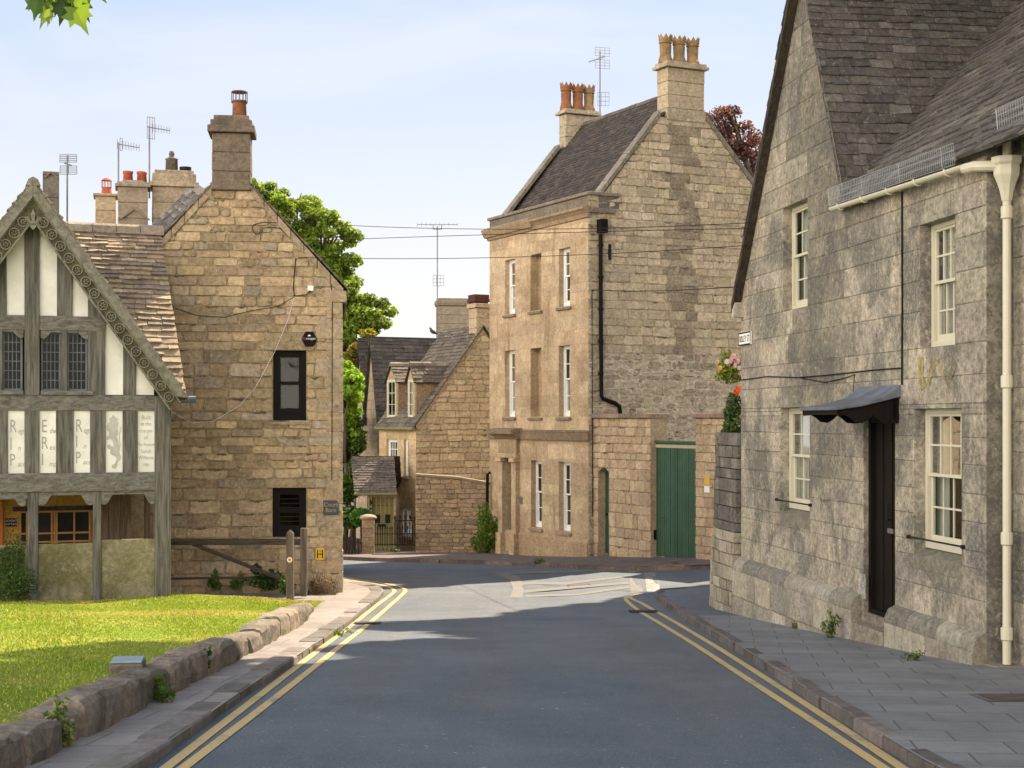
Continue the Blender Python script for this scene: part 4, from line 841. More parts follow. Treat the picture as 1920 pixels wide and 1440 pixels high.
for x0, x1, y0, y1 in ((495, 586, 639, 656.5), (498, 592, 897, 914.5)):
    q = MB(); Bn.box(q, Bn.u(x1), Bn.u(x0), Bn.uh(540, y1)[1], Bn.uh(540, y0)[1], -.05, .035, (.37, .285, .185)); q.build('lintel', M['barn'], BN, bevel=.01)
sill(Bn, BN, b_up[0], b_up[1], b_up[2], M['barn'], (.36, .29, .2)); sill(Bn, BN, b_lo[0], b_lo[1], b_lo[2], M['barn'], (.36, .29, .2))
window(Bn, BN, *b_up, 1, (1, 1), M['black'], rec=.1, fr=.085, curtain=False, gm=M['glass_mid'])
fo = window(Bn, BN, *b_lo, 1, (1, 1), M['black'], rec=.1, fr=.08, curtain=False, gm=M['glass_dark'])
s = MB(); h = b_lo[2] + .12
while h < b_lo[3] - .1: Bn.box(s, b_lo[0] + .08, b_lo[1] - .08, h, h + .012, -.24, -.19); h += .09
s.build('blind', plain('wood_slats', (.28, .17, .09), .6, .3), fo)
r = MB()
for a, hb, sgn in ((0, hR, 1), (uL, hR, -1)):
    O = Bn.pt(a - sgn * .12, hb - .02, .06); T_ = Bn.pt(uL / 2, hT + (hT - hR) / (uT0) * (uL / 2 - uT0), .06); bb = T_ - O; slates(r, O + UP * .09, bi, bb, [(0, 0), (9.2, 0), (9.2, bb.length), (0, bb.length)], (.26, .15), (.25, .55), .035, ((.15, .13, .11), (.19, .165, .135), (.12, .11, .1)))
ro = r.build('roof', M['slate'], BN)
for sgn, a in ((1, -.04), (-1, uL + .04)):                   # coping strip under the slates
    c = MB(); u0 = a; u1 = uT0 if sgn == 1 else uT1; n_ = 7
    for i in range(n_):
        f0, f1 = i / n_, (i + 1) / n_; p0 = (u0 + (u1 - u0) * f0, hR - .06 + (hT - hR + .02) * f0); p1 = (u0 + (u1 - u0) * f1 - sgn * .01, hR - .06 + (hT - hR + .02) * f1 - .01)
        Bn.poly(c, [(p0[0], p0[1] - .05), (p1[0], p1[1] - .05), (p1[0], p1[1] + .14), (p0[0], p0[1] + .14)], -.1, .05, pick(((.40, .31, .2), (.35, .27, .18))))
    c.build('coping', M['barn'], BN, bevel=.01)
for q in ((-.10, .22, hR - .2, hR + .03, -.3, .06), (-.03, .1, -.08, .14, -.25, .06)): c = MB(); Bn.box(c, *q, (.42, .33, .22)); c.build('kneeler', M['barn'], BN, bevel=.02)
def stack(parent, w_, x0, x1, yb, yt, depth, caps, m, col, o=0, z=None):
    """chimney stack with cap courses, all as seen on wall frame w_; caps: (overhang, y0, y1)"""
    a, b = sorted((w_.u(x0), w_.u(x1))); H = lambda y: w_.uh((x0 + x1) / 2, y)[1]; c = MB(); hb, ht = H(yb), H(yt); k = max(2, round((ht - hb) / .34))
    for i in range(k): e = random.uniform(-.006, .006); w_.box(c, a - e, b + e, hb + (ht - hb) * i / k + .003, hb + (ht - hb) * (i + 1) / k - .003, o - depth, o + e, jit(col, .12))
    for ov, y0, y1 in caps: w_.box(c, a - ov, b + ov, H(y0), H(y1), o - depth - ov, o + ov, jit(col, .15))
    return c.build('chimney', m, parent, bevel=.015), (a + b) / 2, o - depth / 2, H
ch, cu, coo, H = stack(BN, Bn, 398, 470, 358, 251, .75, [(.02, 357, 349), (.085, 250, 237), (.03, 237, 226), (-.03, 226, 217)], M['dark_stone'], (.17, .13, .095), .1)
pt_ = Bn.pt(Bn.u(447.5), 0, coo); p = MB(); p.lathe(pt_, [(.15, H(219)), (.135, H(190)), (.15, H(188)), (.15, H(186))], 14); p.build('chimney_pot', M['pot'], ch, True)
p = MB(); p.lathe(pt_, [(.155, H(188)), (.165, H(187)), (.165, H(184)), (.12, H(183.5))], 14); p.lathe(pt_, [(.165, H(168)), (.16, H(166)), (.05, H(164)), (.0, H(164))], 14)
for i in range(14): a = i * math.pi / 7; d = Vector((math.cos(a), math.sin(a), 0)) * .16; p.tube([pt_ + d + UP * H(185), pt_ + d + UP * H(168)], .006, 4)
p.build('chimney_cowl', plain('rusty_cage', (.10, .035, .03), .6, .4), ch)
# ================================================================ GEORGIAN HOUSE
gc = (2.05, 41.5); dF, dG = Vector((-.4445, .8957, 0)), Vector((.8957, .4445, 0))
GF, GG = Wall(gc, dF[:2]), Wall(gc, dG[:2]); GH = thing('town_house', 'three storey town house with smooth golden front, parapet and tall chimneys, facing the junction', 'house', (2.05, 41.5, gz(2.05, 41.5)))
uF = GF.u(918); hP = GG.uh(1103, 359)[1]; hC = GF.uh(1097, 389)[1]
r2 = (GF.uh(1069, 573)[1], GF.uh(1069, 463)[1]); r1 = (GF.uh(1068, 781)[1], GF.uh(1068, 647)[1]); r0 = (GF.uh(1070, 998)[1], GF.uh(1070, 867)[1])
col = [(GF.u(1069), GF.u(1048)), (GF.u(1015), GF.u(995)), (GF.u(965.5), GF.u(947))]; g0 = [(GF.u(1070), GF.u(1048)), (GF.u(1016), GF.u(996))]; dr = (GF.u(965), GF.u(949)); dh = GF.uh(957, 857)[1]; db = GF.uh(957, 1034)[1]
hs = [(*c, *r) for c in col for r in (r1, r2)] + [(*c, *r0) for c in g0] + [(*dr, -3.2, dh)]
palG = ((.57, .435, .275), (.54, .41, .26), (.60, .465, .30), (.52, .40, .26))
masonry(GF, 'front_wall', GH, [(0, -3.2), (uF, -3.2), (uF, hC), (0, hC)], hs, (.28, .36), (.5, .95), .005, (0, .002), palG, M['render'], mcol=(.4, .29, .17), reveal=.32, rough=.001, deep=.003)
for c in col: 
    for r in (r1, r2):
        if c is col[1]: b = MB(); GF.box(b, *c, *r, -.33, -.24, (.46, .335, .2)); b.build('blind_window', M['render'], GH)
        else: window(GF, GH, *c, *r, 2, (2, 2), M['white'], rec=.145, fr=.06)
        sill(GF, GH, *c, r[0], M['grey_wall'], (.24, .185, .13), .08, .1, .07)
for c in g0: window(GF, GH, *c, *r0, 2, (2, 2), M['white'], rec=.145, fr=.06); sill(GF, GH, *c, r0[0], M['render'], (.34, .26, .18), .08, .1, .08)
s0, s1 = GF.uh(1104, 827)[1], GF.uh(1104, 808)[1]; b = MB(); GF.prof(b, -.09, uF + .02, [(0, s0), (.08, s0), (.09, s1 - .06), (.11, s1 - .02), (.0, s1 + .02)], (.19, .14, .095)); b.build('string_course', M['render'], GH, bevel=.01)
b = MB(); GF.prof(b, -.0, uF, [(0, -3.2), (.05, -3.2), (.05, -1.72), (.0, -1.66)], (.45, .33, .2)); b.build('plinth', M['render'], GH)
# cornice, parapet
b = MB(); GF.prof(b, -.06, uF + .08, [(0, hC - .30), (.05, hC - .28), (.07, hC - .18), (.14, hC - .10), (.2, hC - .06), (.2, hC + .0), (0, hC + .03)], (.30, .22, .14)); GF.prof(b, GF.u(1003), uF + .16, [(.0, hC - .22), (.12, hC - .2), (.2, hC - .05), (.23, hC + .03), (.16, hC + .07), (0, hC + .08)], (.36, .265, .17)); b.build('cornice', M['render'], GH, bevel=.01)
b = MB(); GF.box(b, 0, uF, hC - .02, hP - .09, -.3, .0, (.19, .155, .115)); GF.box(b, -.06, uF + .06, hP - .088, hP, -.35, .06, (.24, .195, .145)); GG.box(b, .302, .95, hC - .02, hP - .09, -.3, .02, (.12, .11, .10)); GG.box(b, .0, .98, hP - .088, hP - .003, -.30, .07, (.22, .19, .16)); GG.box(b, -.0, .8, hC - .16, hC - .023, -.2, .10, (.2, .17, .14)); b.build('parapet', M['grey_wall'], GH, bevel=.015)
# doorcase
p1, p2 = (GF.u(949), GF.u(940)), (GF.u(974.5), GF.u(965)); b = MB()
for a, c in (p1, p2):
    GF.box(b, a, c, -3.2, -1.75, 0, .2, palG[0]); GF.box(b, a + .02, c - .02, -1.75, dh - .14, 0, .13, palG[1]); GF.box(b, a - .02, c + .02, dh - .14, dh - .02, 0, .2, palG[2])
GF.box(b, p2[0] - .02, p1[1] + .02, dh - .02, dh + .12, 0, .15, palG[0]); GF.box(b, p2[0], p1[1], dh + .12, s0, 0, .11, (.38, .28, .17)); b.build('doorcase', M['render'], GH, bevel=.012)
b = MB(); GF.prof(b, p2[0] - .16, p1[1] + .2, [(0, s0 + .0), (.12, s0 + .0), (.2, s0 + .08), (.36, s0 + .16), (.38, s0 + .28), (.1, s1 + .06), (0, s1 + .06)], (.24, .175, .115)); b.build('door_hood', M['render'], GH, bevel=.01)
b = MB(); GF.box(b, *dr, -3.2, dh, -.75, -.7, (.34, .25, .15)); b.build('porch_wall', M['render'], GH); b = MB(); GF.box(b, dr[0] + .03, dr[0] + .5, db, dh - .3, -.7, -.66); b.build('door', M['olive'], GH, bevel=.01)
b = MB(); GF.box(b, *dr, -3.2, db, -.7, .1, (.3, .25, .19)); b.build('doorstep', M['grey_wall'], GH); pl = GF.uh(978, 938); b = MB(); GF.box(b, pl[0] - .07, pl[0] + .07, pl[1] - .11, pl[1] + .11, .002, .02); tag(b.build('name_plaque', M['lead']), 'small dark plaque beside the pillared doorway of the town house', 'plaque')
# gable
tA, hA_ = 2.99, 10.72; uGr = 6.0
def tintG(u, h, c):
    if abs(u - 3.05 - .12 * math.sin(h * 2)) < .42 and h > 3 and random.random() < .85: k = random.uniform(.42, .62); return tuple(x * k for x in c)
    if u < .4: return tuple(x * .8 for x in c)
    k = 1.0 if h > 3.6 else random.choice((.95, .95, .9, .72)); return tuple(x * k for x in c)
gout = [(0, 3.4), (uGr, 3.4), (uGr, 7.5), (tA + .76, hA_ - .78), (tA - .76, hA_ - .78), (.5, hP), (0, hP)]
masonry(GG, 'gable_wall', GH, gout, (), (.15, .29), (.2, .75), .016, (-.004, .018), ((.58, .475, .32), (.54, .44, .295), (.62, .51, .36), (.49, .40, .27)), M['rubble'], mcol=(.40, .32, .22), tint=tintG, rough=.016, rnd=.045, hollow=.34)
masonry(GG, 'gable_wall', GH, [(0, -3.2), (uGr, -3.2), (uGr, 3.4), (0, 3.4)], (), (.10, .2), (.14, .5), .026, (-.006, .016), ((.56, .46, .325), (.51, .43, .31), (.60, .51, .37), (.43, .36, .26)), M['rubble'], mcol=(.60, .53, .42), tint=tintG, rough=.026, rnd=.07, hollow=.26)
b = MB(); B0 = lambda u, h, s: GG.pt(u, h) + dF * s
b.poly([B0(uGr, -3.2, 0), B0(uGr, 7.5, 0), B0(uGr, 7.5, uF), B0(uGr, -3.2, uF)], (.46, .37, .25)); b.poly([B0(0, -3.2, uF), B0(uGr, -3.2, uF), B0(uGr, 7.5, uF), B0(tA, hA_, uF), B0(.3, hP, uF), B0(0, hP, uF)], (.46, .37, .25)); b.build('rear_wall', M['rubble'], GH)
r = MB(); palD = ((.05, .04, .036), (.068, .054, .047), (.04, .034, .032), (.085, .066, .055))
O = B0(.42, 7.5, .05); bb = B0(tA, hA_ + .06, .05) - O; slates(r, O, dF, bb, [(0, 0), (uF - .1, 0), (uF - .1, bb.length), (0, bb.length)], (.13, .12), (.16, .24), .014, palD)
O = B0(uGr + .15, 7.38, .0); bb = B0(tA, hA_ + .06, .0) - O; slates(r, O, dF, bb, [(0, 0), (uF, 0), (uF, bb.length), (0, bb.length)], (.2, .2), (.3, .4), .03, palD)
ro = r.build('roof', M['slate_dark'], GH); r = MB(); ridge(r, B0(tA, hA_ + .04, .6), B0(tA, hA_ + .04, uF - .6), .1, col=(.13, .11, .1)); r.build('ridge_tile', M['slate_dark'], ro)
for s_ in (0.0, uF - .28):
    for (ua, ha), (ub, hb) in (((.35, 7.63), (tA - .75, hA_ - .78)), ((uGr + .2, 7.3), (tA + .75, hA_ - .78))):
        c = MB()
        for i in range(8):
            f0, f1 = i / 8, (i + 1) / 8 - .004; q = [(ua + (ub - ua) * f, ha + (hb - ha) * f) for f in (f0, f1)]
            c.hexa([B0(q[0][0], q[0][1], s_ - .07), B0(q[1][0], q[1][1], s_ - .07), B0(q[1][0], q[1][1], s_ + .28), B0(q[0][0], q[0][1], s_ + .28)] + [B0(q[0][0], q[0][1] + .17, s_ - .07), B0(q[1][0], q[1][1] + .17, s_ - .07), B0(q[1][0], q[1][1] + .17, s_ + .28), B0(q[0][0], q[0][1] + .17, s_ + .28)], pick(((.27, .23, .18), (.22, .19, .15))))
        c.build('coping', M['grey_wall'], GH, bevel=.012)
def crown_pot(par, c, h0, h1, m, r=.17):
    H = h1 - h0; p = MB(); p.lathe(c, [(r * 1.05, h0), (r * 1.03, h0 + .12 * H), (r * .9, h0 + .2 * H), (r * .82, h0 + .30 * H), (r * .88, h0 + .62 * H), (r * .8, h0 + .66 * H), (r * 1.0, h0 + .70 * H), (r * .92, h0 + .74 * H), (r * 1.02, h0 + .82 * H), (r * 1.0, h0 + .86 * H), (r * .8, h0 + .86 * H)], 12)
    for i in range(8):
        a = i * math.pi / 4; q = [c + Vector((math.cos(a + d) * r * k, math.sin(a + d) * r * k, z)) for d, k, z in ((-.36, 1.02, h0 + .85 * H), (.36, 1.02, h0 + .85 * H), (0, 1.08, h1))]; p.prism(q, (-math.cos(a) * .03, -math.sin(a) * .03, 0))
    return p.build('chimney_pot', m, par)
ch, cu, coo, H = stack(GH, GG, 1251, 1320, 230, 130, .55, [(.03, 228, 206), (.1, 129, 123), (.05, 123, 117.5)], M['rubble'], (.50, .40, .27), .02)
for x in (1257, 1282.5, 1308): u = GG.u(x); crown_pot(ch, GG.pt(u, 0, coo), H(118), H(65), M['pot_pale'], .19)
GR = Wall((Vector((*gc, 0)) + dF * (uF - .5))[:2], dG[:2])
ch, cu, coo, H = stack(GH, GR, 1061, 1120, 300, 216, .45, [(.1, 215, 209.5), (.04, 209.5, 206)], M['rubble'], (.46, .38, .27))
for x in (1068, 1090, 1111): u = GR.u(x); crown_pot(ch, GR.pt(u, 0, coo), H(206.5), H(155), M['pot'] if x < 1100 else M['pot_pale'], .185)
p = MB(); pp = [GG.pt(*GG.uh(x, y), .09) for x, y in ((1123, 440), (1123.5, 600), (1124.5, 742), (1128, 748), (1150, 756), (1158, 762), (1160, 776))]; p.tube(pp, .055, 10); a = GG.uh(1118, 412); b_ = GG.uh(1131, 438); GG.box(p, a[0], b_[0], b_[1], a[1], .03, .26)
for y in (460, 520, 580, 640, 700): q = GG.pt(*GG.uh(1123.5, y), .09); p.lathe(Vector((q.x, q.y, 0)), [(.06, q.z - .04), (.075, q.z - .03), (.075, q.z + .03), (.06, q.z + .04)], 10)
p.build('downpipe', M['black'], GH)
p = MB(); a = GG.uh(1142, 458); b_ = GG.uh(1142, 487); GG.box(p, a[0] - .04, a[0] + .04, b_[1], a[1], .01, .05); p.build('wall_tie', M['iron'], GH)
p = MB(); p.tube([P(918, 886, 46.9), P(914, 889, 46.85), P(913.5, 950, 46.85), P(913.5, 1036, 46.85)], .05, 8); p.build('downpipe', M['black'], GH)

# ---------------------------------------------------------------- yard wall with doors
Yw = Wall((2.2, 41.55), (.4966, -1)); YT = thing('yard_wall', 'tall tan ashlar yard wall with flat coping between the town house and the side street', 'wall', (3.3, 39, gz(3.3, 39))); palY = ((.57, .43, .275), (.53, .40, .255), (.61, .475, .315), (.48, .37, .245), (.58, .45, .30))
ua, ub, uc_, ud = Yw.u(1113), Yw.u(1220.5), Yw.u(1304.5), 7.6; hY = Yw.uh(1180, 784)[1]; a0, a1 = Yw.u(1122.5), Yw.u(1142.5); aT, aS = Yw.uh(1132, 877)[1], Yw.uh(1132, 886)[1]; aB = Yw.uh(1140, 1039)[1]
masonry(Yw, 'wall', YT, [(ua, -3), (ub, -3), (ub, hY), (ua, hY)], [(a0, a1, -3, aT)], (.17, .3), (.24, .52), .014, (0, .014), palY, M['yard'], mcol=(.33, .25, .17), reveal=.3, rough=.011, rnd=.03, hollow=.14)
masonry(Yw, 'wall', YT, [(uc_, -3), (ud, -3), (ud, hY), (uc_, hY)], (), (.2, .36), (.25, .55), .014, (0, .014), palY, M['yard'], mcol=(.33, .25, .17), rough=.011, rnd=.03)
c = MB(); am = (a0 + a1) / 2
for q in ([(a0, aS), (a0, aT), (am, aT), (am - .12, aT - .02)], [(a1, aS), (a1, aT), (am, aT), (am + .12, aT - .02)]): Yw.poly(c, q, -.25, .006, (.42, .31, .2))
for s_, e_, b_ in ((ua + .02, a0, -3), (a0, a1, aT + .01), (a1, ub, -3), (uc_, ud, -3)): Yw.box(c, s_, e_ - .002, b_, hY - .002, -.48, -.31 if e_ == a1 else -.302, (.46, .35, .23))
for e_ in (ub, uc_): Yw.box(c, e_ - (.02 if e_ == ub else 0), e_ + (0 if e_ == ub else .02), -3, hY - .002, -.302, -.004, (.46, .35, .23))
c.build('wall_end', M['yard'], YT)
c = MB()
for s_, e_ in ((ua, ub + .05), (uc_ - .06, ud)):
    q = s_
    while q < e_ - .05: n_ = min(e_, q + random.uniform(.55, .9)); Yw.box(c, q + .004, n_ - .004, hY, hY + .115 + random.uniform(-.008, .008), -.56, .09, pick(((.27, .2, .15), (.33, .25, .18), (.22, .175, .14)))); q = n_
c.build('coping', M['yard'], YT, bevel=.015)
GT = thing('yard_gate', 'tall green boarded double gate in the tan yard wall', 'gate', Yw.pt((ub + uc_) / 2, gz(3.6, 38.4) + .1)); g0_, g1_ = ub + .0, uc_ - .0; hG = Yw.uh(1266, 829)[1]; gm = (g0_ + g1_) / 2; gb = gz(3.8, 38.3) + .08
for s_, e_ in ((g0_ + .03, gm - .012), (gm + .012, g1_ - .02)):
    m_ = MB(); n_ = 10
    for i in range(n_): Yw.box(m_, s_ + (e_ - s_) * i / n_ + .007, s_ + (e_ - s_) * (i + 1) / n_ - .007, gb + .02, hG - .03, -.17, -.13 + random.uniform(-.004, .004))
    Yw.box(m_, s_, e_, gb + .02, hG - .04, -.2, -.172); lf = m_.build('gate_leaf', M['green'], GT, bevel=.006); m_ = MB(); Yw.box(m_, s_, e_, hG - .15, hG - .07, -.128, -.112, (.40, .36, .24)); m_.build('top_rail', M['vcol'], lf)
    m_ = MB(); hx = s_ + (e_ - s_) * (.35 if s_ < gm - .3 else .8)
    for q in (-.04, .04): m_.lathe(Yw.pt(hx + q, 0, -.115), [(.012, gb + 1.02), (.022, gb + 1.04), (.012, gb + 1.06)], 8)
    m_.build('handle', M['steel'], lf)
m_ = MB(); Yw.box(m_, g0_, g1_, hG - .03, hG + .03, -.19, -.11); m_.build('gate_head', M['green'], GT)
DT = thing('garden_door', 'narrow green door in the pointed arch beside the town house', 'door', Yw.pt(am, aB)); m_ = MB(); n_ = 5
for i in range(n_):
    s_, e_ = a0 + (a1 - a0) * i / n_ + .004, a0 + (a1 - a0) * (i + 1) / n_ - .004; Yw.box(m_, s_, e_, aB, aT + .0, -.24, -.2)
m_.build('boards', M['green'], DT, bevel=.005); m_ = MB(); m_.lathe(Yw.pt(a0 + .12, 0, -.17), [(.02, aB + 1.0), (.035, aB + 1.03), (.02, aB + 1.06)], 8); m_.build('handle', M['iron'], DT)
for nm, lab, x0, x1, y0, y1, m in (('warning_sign', 'small yellow sign fixed to the yard wall right of the green gate', 1323, 1333, 896, 909, 'yellow'), ('notice', 'small white notice fixed just below the yellow sign', 1322.5, 1332.5, 911, 924, 'white')):
    m_ = MB(); Yw.box(m_, Yw.u(x0), Yw.u(x1), Yw.uh(x1, y1)[1], Yw.uh(x0, y0)[1], .022, .035); tag(m_.build(nm, M[m]), lab, 'sign')
m_ = MB(); q = Yw.uh(1224, 1003); Yw.box(m_, ub - .06, ub - .002, q[1] - .12, q[1] + .12, -.25, -.06); Yw.box(m_, ub - .001, ub + .05, q[1] - .12, q[1] + .12, -.24, -.08); tag(m_.build('letter_box', M['black']), 'small black letter box at the left post of the green gate', 'letter box')

# ================================================================ FAR COTTAGES
AG, AF = Wall((-3.1, 50), dG[:2]), Wall((-3.1, 50), dF[:2]); CA = thing('dormer_cottage', 'rubble stone cottage with two roof dormers behind the garden wall', 'cottage', (-3.1, 50, gz(-3.1, 50)))
hE_ = AG.uh(780, 797)[1]; q = AG.uh(892, 634); ua_, ha_ = q[0] + .25, q[1] + .32; uf = AF.u(711)
palC = ((.56, .44, .27), (.52, .405, .25), (.60, .475, .31), (.47, .375, .245)); masonry(AG, 'gable_wall', CA, [(0, -3.4), (2 * ua_, -3.4), (2 * ua_, hE_), (ua_, ha_), (0, hE_)], (), (.16, .28), (.28, .66), .03, (0, .02), palC, M['barn'], mcol=(.36, .29, .2), rough=.016, rnd=.05, hollow=.15)
wA = [(AF.u(766), AF.u(757.5), AF.uh(762, 893)[1], AF.uh(762, 824)[1]), (AF.u(746), AF.u(725), AF.uh(735, 893)[1], AF.uh(735, 824)[1]), (AF.u(772), AF.u(751), AF.uh(760, 1006)[1], AF.uh(760, 953)[1])]
masonry(AF, 'front_wall', CA, [(0, -3.4), (uf, -3.4), (uf, hE_), (0, hE_)], wA, (.25, .34), (.4, .8), .006, (0, .003), ((.56, .42, .23), (.52, .38, .2), (.58, .44, .26)), M['render'], mcol=(.45, .33, .19), reveal=.14, rough=.002, deep=.004)
for i, w_ in enumerate(wA): window(AF, CA, *w_, 2 if i != 1 else 4, (4, 1), M['white'], rec=.07, sash=False, curtain=True, bar=.02); sill(AF, CA, w_[0], w_[1], w_[2], M['render'], (.4, .3, .2))
r = MB(); palA = ((.135, .105, .082), (.165, .13, .10), (.105, .085, .07), (.2, .16, .125)); 
for sg, u_ in ((1, -.15), (-1, 2 * ua_ + .15)):
    O = AG.pt(u_, hE_ - .1, .08); bb = AG.pt(ua_, ha_ + .1, .08) - O; slates(r, O, dF, bb, [(0, 0), (uf + .1, 0), (uf + .1, bb.length), (0, bb.length)], (.2, .13), (.22, .45), .03, palA)
bslope = (AG.pt(ua_, ha_) - AG.pt(0, hE_)).normalized(); ro = r.build('roof', M['slate'], CA); c = MB(); GGv = [(0, hE_ - .12), (ua_, ha_ - .02), (ua_, ha_ + .12), (-.05, hE_ + .0)]; AG.poly(c, GGv, -.1, .06, (.34, .27, .18)); c.build('coping', M['barn'], CA)
c = MB(); c.tube([AF.pt(-.1, hE_ - .12, .14), AF.pt(uf, hE_ - .12, .14)], .06, 8); c.build('gutter', M['olive'], CA)
mb = MB()
for a, b in ((AG.pt(2 * ua_, -3.4), AG.pt(2 * ua_, -3.4) + dF * uf), (AG.pt(0, -3.4) + dF * uf, AG.pt(2 * ua_, -3.4) + dF * uf)): mb.poly([a, b, b + UP * (hE_ + 3.4), a + UP * (hE_ + 3.4)], (.48, .37, .23))
mb.poly([AG.pt(0, hE_) + dF * uf, AG.pt(2 * ua_, hE_) + dF * uf, AG.pt(ua_, ha_) + dF * uf], (.48, .37, .23)); mb.build('rear_wall', M['barn'], CA)
for xw0, xw1, ya in ((776, 766.5, 676), (743, 727, 682)):                        # dormers
    o_ = -.12; Dn = Wall(AF.pt(0, 0, o_)[:2], dF[:2]); da, db_ = Dn.u(xw0), Dn.u(xw1); db_ = da + max(.4, db_ - da); h0_, h1_ = Dn.uh(xw0, 784)[1], Dn.uh(xw0, 712)[1]; hp = h1_ + .52; dm = (da + db_) / 2; inn_ = -AF.n
    c = MB(); Dn.poly(c, [(da - .1, h1_), (db_ + .1, h1_), (dm, hp)], -.06, 0, (.45, .33, .2)); 
    for q in (da - .1, db_ + .1 - .08): Dn.box(c, q, q + .08, h0_, h1_, -.06, 0, (.46, .34, .2))
    for q in (da - .09, db_ + .09): c.poly([Dn.pt(q, h0_ - .3, -.01), Dn.pt(q, h1_, -.01), Dn.pt(q, h1_, -1.2), Dn.pt(q, h0_ - .3, -.1)], (.30, .215, .135))
    do = c.build('dormer', M['yard'], CA); r = MB()
    for q, sg in ((da - .2, 1), (db_ + .2, -1)):
        O = Dn.pt(q, h1_ - .1, .07); bb = Dn.pt(dm, hp + .02, .07) - O; slates(r, O, inn_, bb, [(0, 0), (1.35, 0), (1.75, bb.length), (0, bb.length)], (.16, .13), (.2, .4), .03, palA)
    ridge(r, Dn.pt(dm, hp + .03, .07), Dn.pt(dm, hp + .03, -1.6), .09, col=(.3, .24, .18)); r.build('dormer_roof', M['slate'], do); window(Dn, do, da, db_, h0_, h1_, 2, (3, 1), M['cream'], rec=-.03, fr=.05, sash=False, curtain=True, deep=.15, rm_=.0)
Ac = Wall((P(918, 0, 51.2).x, 51.2), dG[:2]); ch, cu, coo, H = stack(CA, Ac, 893, 921, 690, 578, .6, [(.05, 577, 569)], M['barn'], (.50, .40, .26))
Ac2 = Wall((P(918, 0, 52.5).x, 52.5), dG[:2]); ch, cu, coo, H = stack(CA, Ac2, 890.5, 916, 690, 566, .5, [(.05, 566, 560), (.02, 560, 552)], M['brick'], (1, 1, 1))
# gabled house beyond
bz = 55.0; BFw = Wall((P(711, 0, bz).x, bz), dF[:2]); BH = thing('twin_gabled_house', 'dark roofed stone house with two narrow gables beyond the dormer cottage', 'house', (-4.7, bz, gz(-4.7, bz)))
ub1, ub2 = BFw.u(686.5), BFw.u(668); hb = BFw.uh(711, 784)[1]; hp = BFw.uh(702, 634)[1]
r = MB(); inb = -BFw.n; palB2 = ((.075, .068, .065), (.095, .085, .08), (.06, .055, .055), (.125, .11, .105)); c = MB()
for a, b in ((0, ub1), (ub1, ub2)):
    masonry(BFw, 'wall', BH, [(a, -3.8), (b, -3.8), (b, hb), ((a + b) / 2, hp), (a, hb)], [(a + (b - a) * .3, a + (b - a) * .7, -1.2, .1)], (.28, .36), (.4, .8), .008, (0, .003), ((.46, .35, .24), (.42, .32, .22)), M['render'], rough=.003)
    window(BFw, BH, a + (b - a) * .3, a + (b - a) * .7, -1.2, .1, 2, (3, 1), M['white'], rec=.08, sash=False)
    for e_, sg in ((a - .12, 1), (b + .12, -1)):
        O = BFw.pt(e_, hb - .25, .12); bb = BFw.pt((a + b) / 2, hp + .05, .12) - O; slates(r, O, inb, bb, [(0, 0), (7.5, 0), (7.5, bb.length), (0, bb.length)], (.18, .13), (.22, .42), .03, palB2)
mb = MB(); mb.poly([BFw.pt(0, -3.8), BFw.pt(0, hb), BFw.pt(0, hb, -7.4), BFw.pt(0, -3.8, -7.4)], (.44, .34, .23)); mb.poly([BFw.pt(0, -3.8, -7.4), BFw.pt(ub2, -3.8, -7.4), BFw.pt(ub2, hb, -7.4), BFw.pt(0, hb, -7.4)], (.44, .34, .23)); mb.build('rear_wall', M['render'], BH)
r.build('roof', M['slate_dark'], BH)
Bc = Wall((P(885, 0, 57).x, 57), (-1, -.15)); ch, cu, coo, H = stack(BH, Bc, 822, 885.5, 690, 574, .9, [(.04, 573, 570), (.06, 570, 563), (.0, 563, 559)], M['dark_stone'], (.36, .30, .22)); mb = MB(); um = Bc.u(848); Bc.poly(mb, [(um - .34, H(655)), (um, H(624)), (um + .34, H(655)), (um + .28, H(655)), (um, H(629)), (um - .28, H(655))], .0, .06, (.42, .33, .24)); mb.build('chimney_moulding', M['barn'], ch)
# porch
Pw = Wall((P(742, 0, 49.2).x, 49.2), (-1, -.05)); PT = thing('entrance_porch', 'small gabled stone porch with brown slate roof and olive green plank door', 'porch', (-4, 49.2, gz(-4, 49.2)))
mb = MB(); u0, u1, hpE = 0, Pw.u(688), Pw.uh(700, 925)[1]; pd0, pd1, pdh = Pw.u(738), Pw.u(697), Pw.uh(715, 932)[1]
for q in ((pd1, u1, -4, hpE), (u0, pd0, -4, hpE), (pd0, pd1, pdh, hpE)): Pw.box(mb, *q, -.2, 0, (.44, .335, .21))
mb.poly([Pw.pt(u1, -4, -.2), Pw.pt(u1, hpE, -.2), Pw.pt(u1, hpE + 1.1, -1.2), Pw.pt(u1, hpE, -2.4), Pw.pt(u1, -4, -2.4)], (.44, .335, .21)); mb.build('wall', M['barn'], PT)
mb = MB(); n_ = 5
for i in range(n_): Pw.box(mb, pd0 + (pd1 - pd0) * i / n_ + .004, pd0 + (pd1 - pd0) * (i + 1) / n_ - .004, -4, pdh, -.12, -.08)
do = mb.build('door', M['olive'], PT, bevel=.006); mb = MB(); 
for i in range(5):
    for hy in (948, 1030): q = Pw.pt(pd0 + (pd1 - pd0) * (i + .5) / n_, Pw.uh(715, hy)[1], -.07); mb = MB(); mb.box(q, .03, .03, .03); mb.build('stud', M['iron'], do)
for x in (708, 727): mb = MB(); Pw.box(mb, Pw.u(x + 5), Pw.u(x - 5), Pw.uh(715, 981)[1], Pw.uh(715, 965)[1], -.08, -.06); mb.build('door_plate', M['iron'], do)
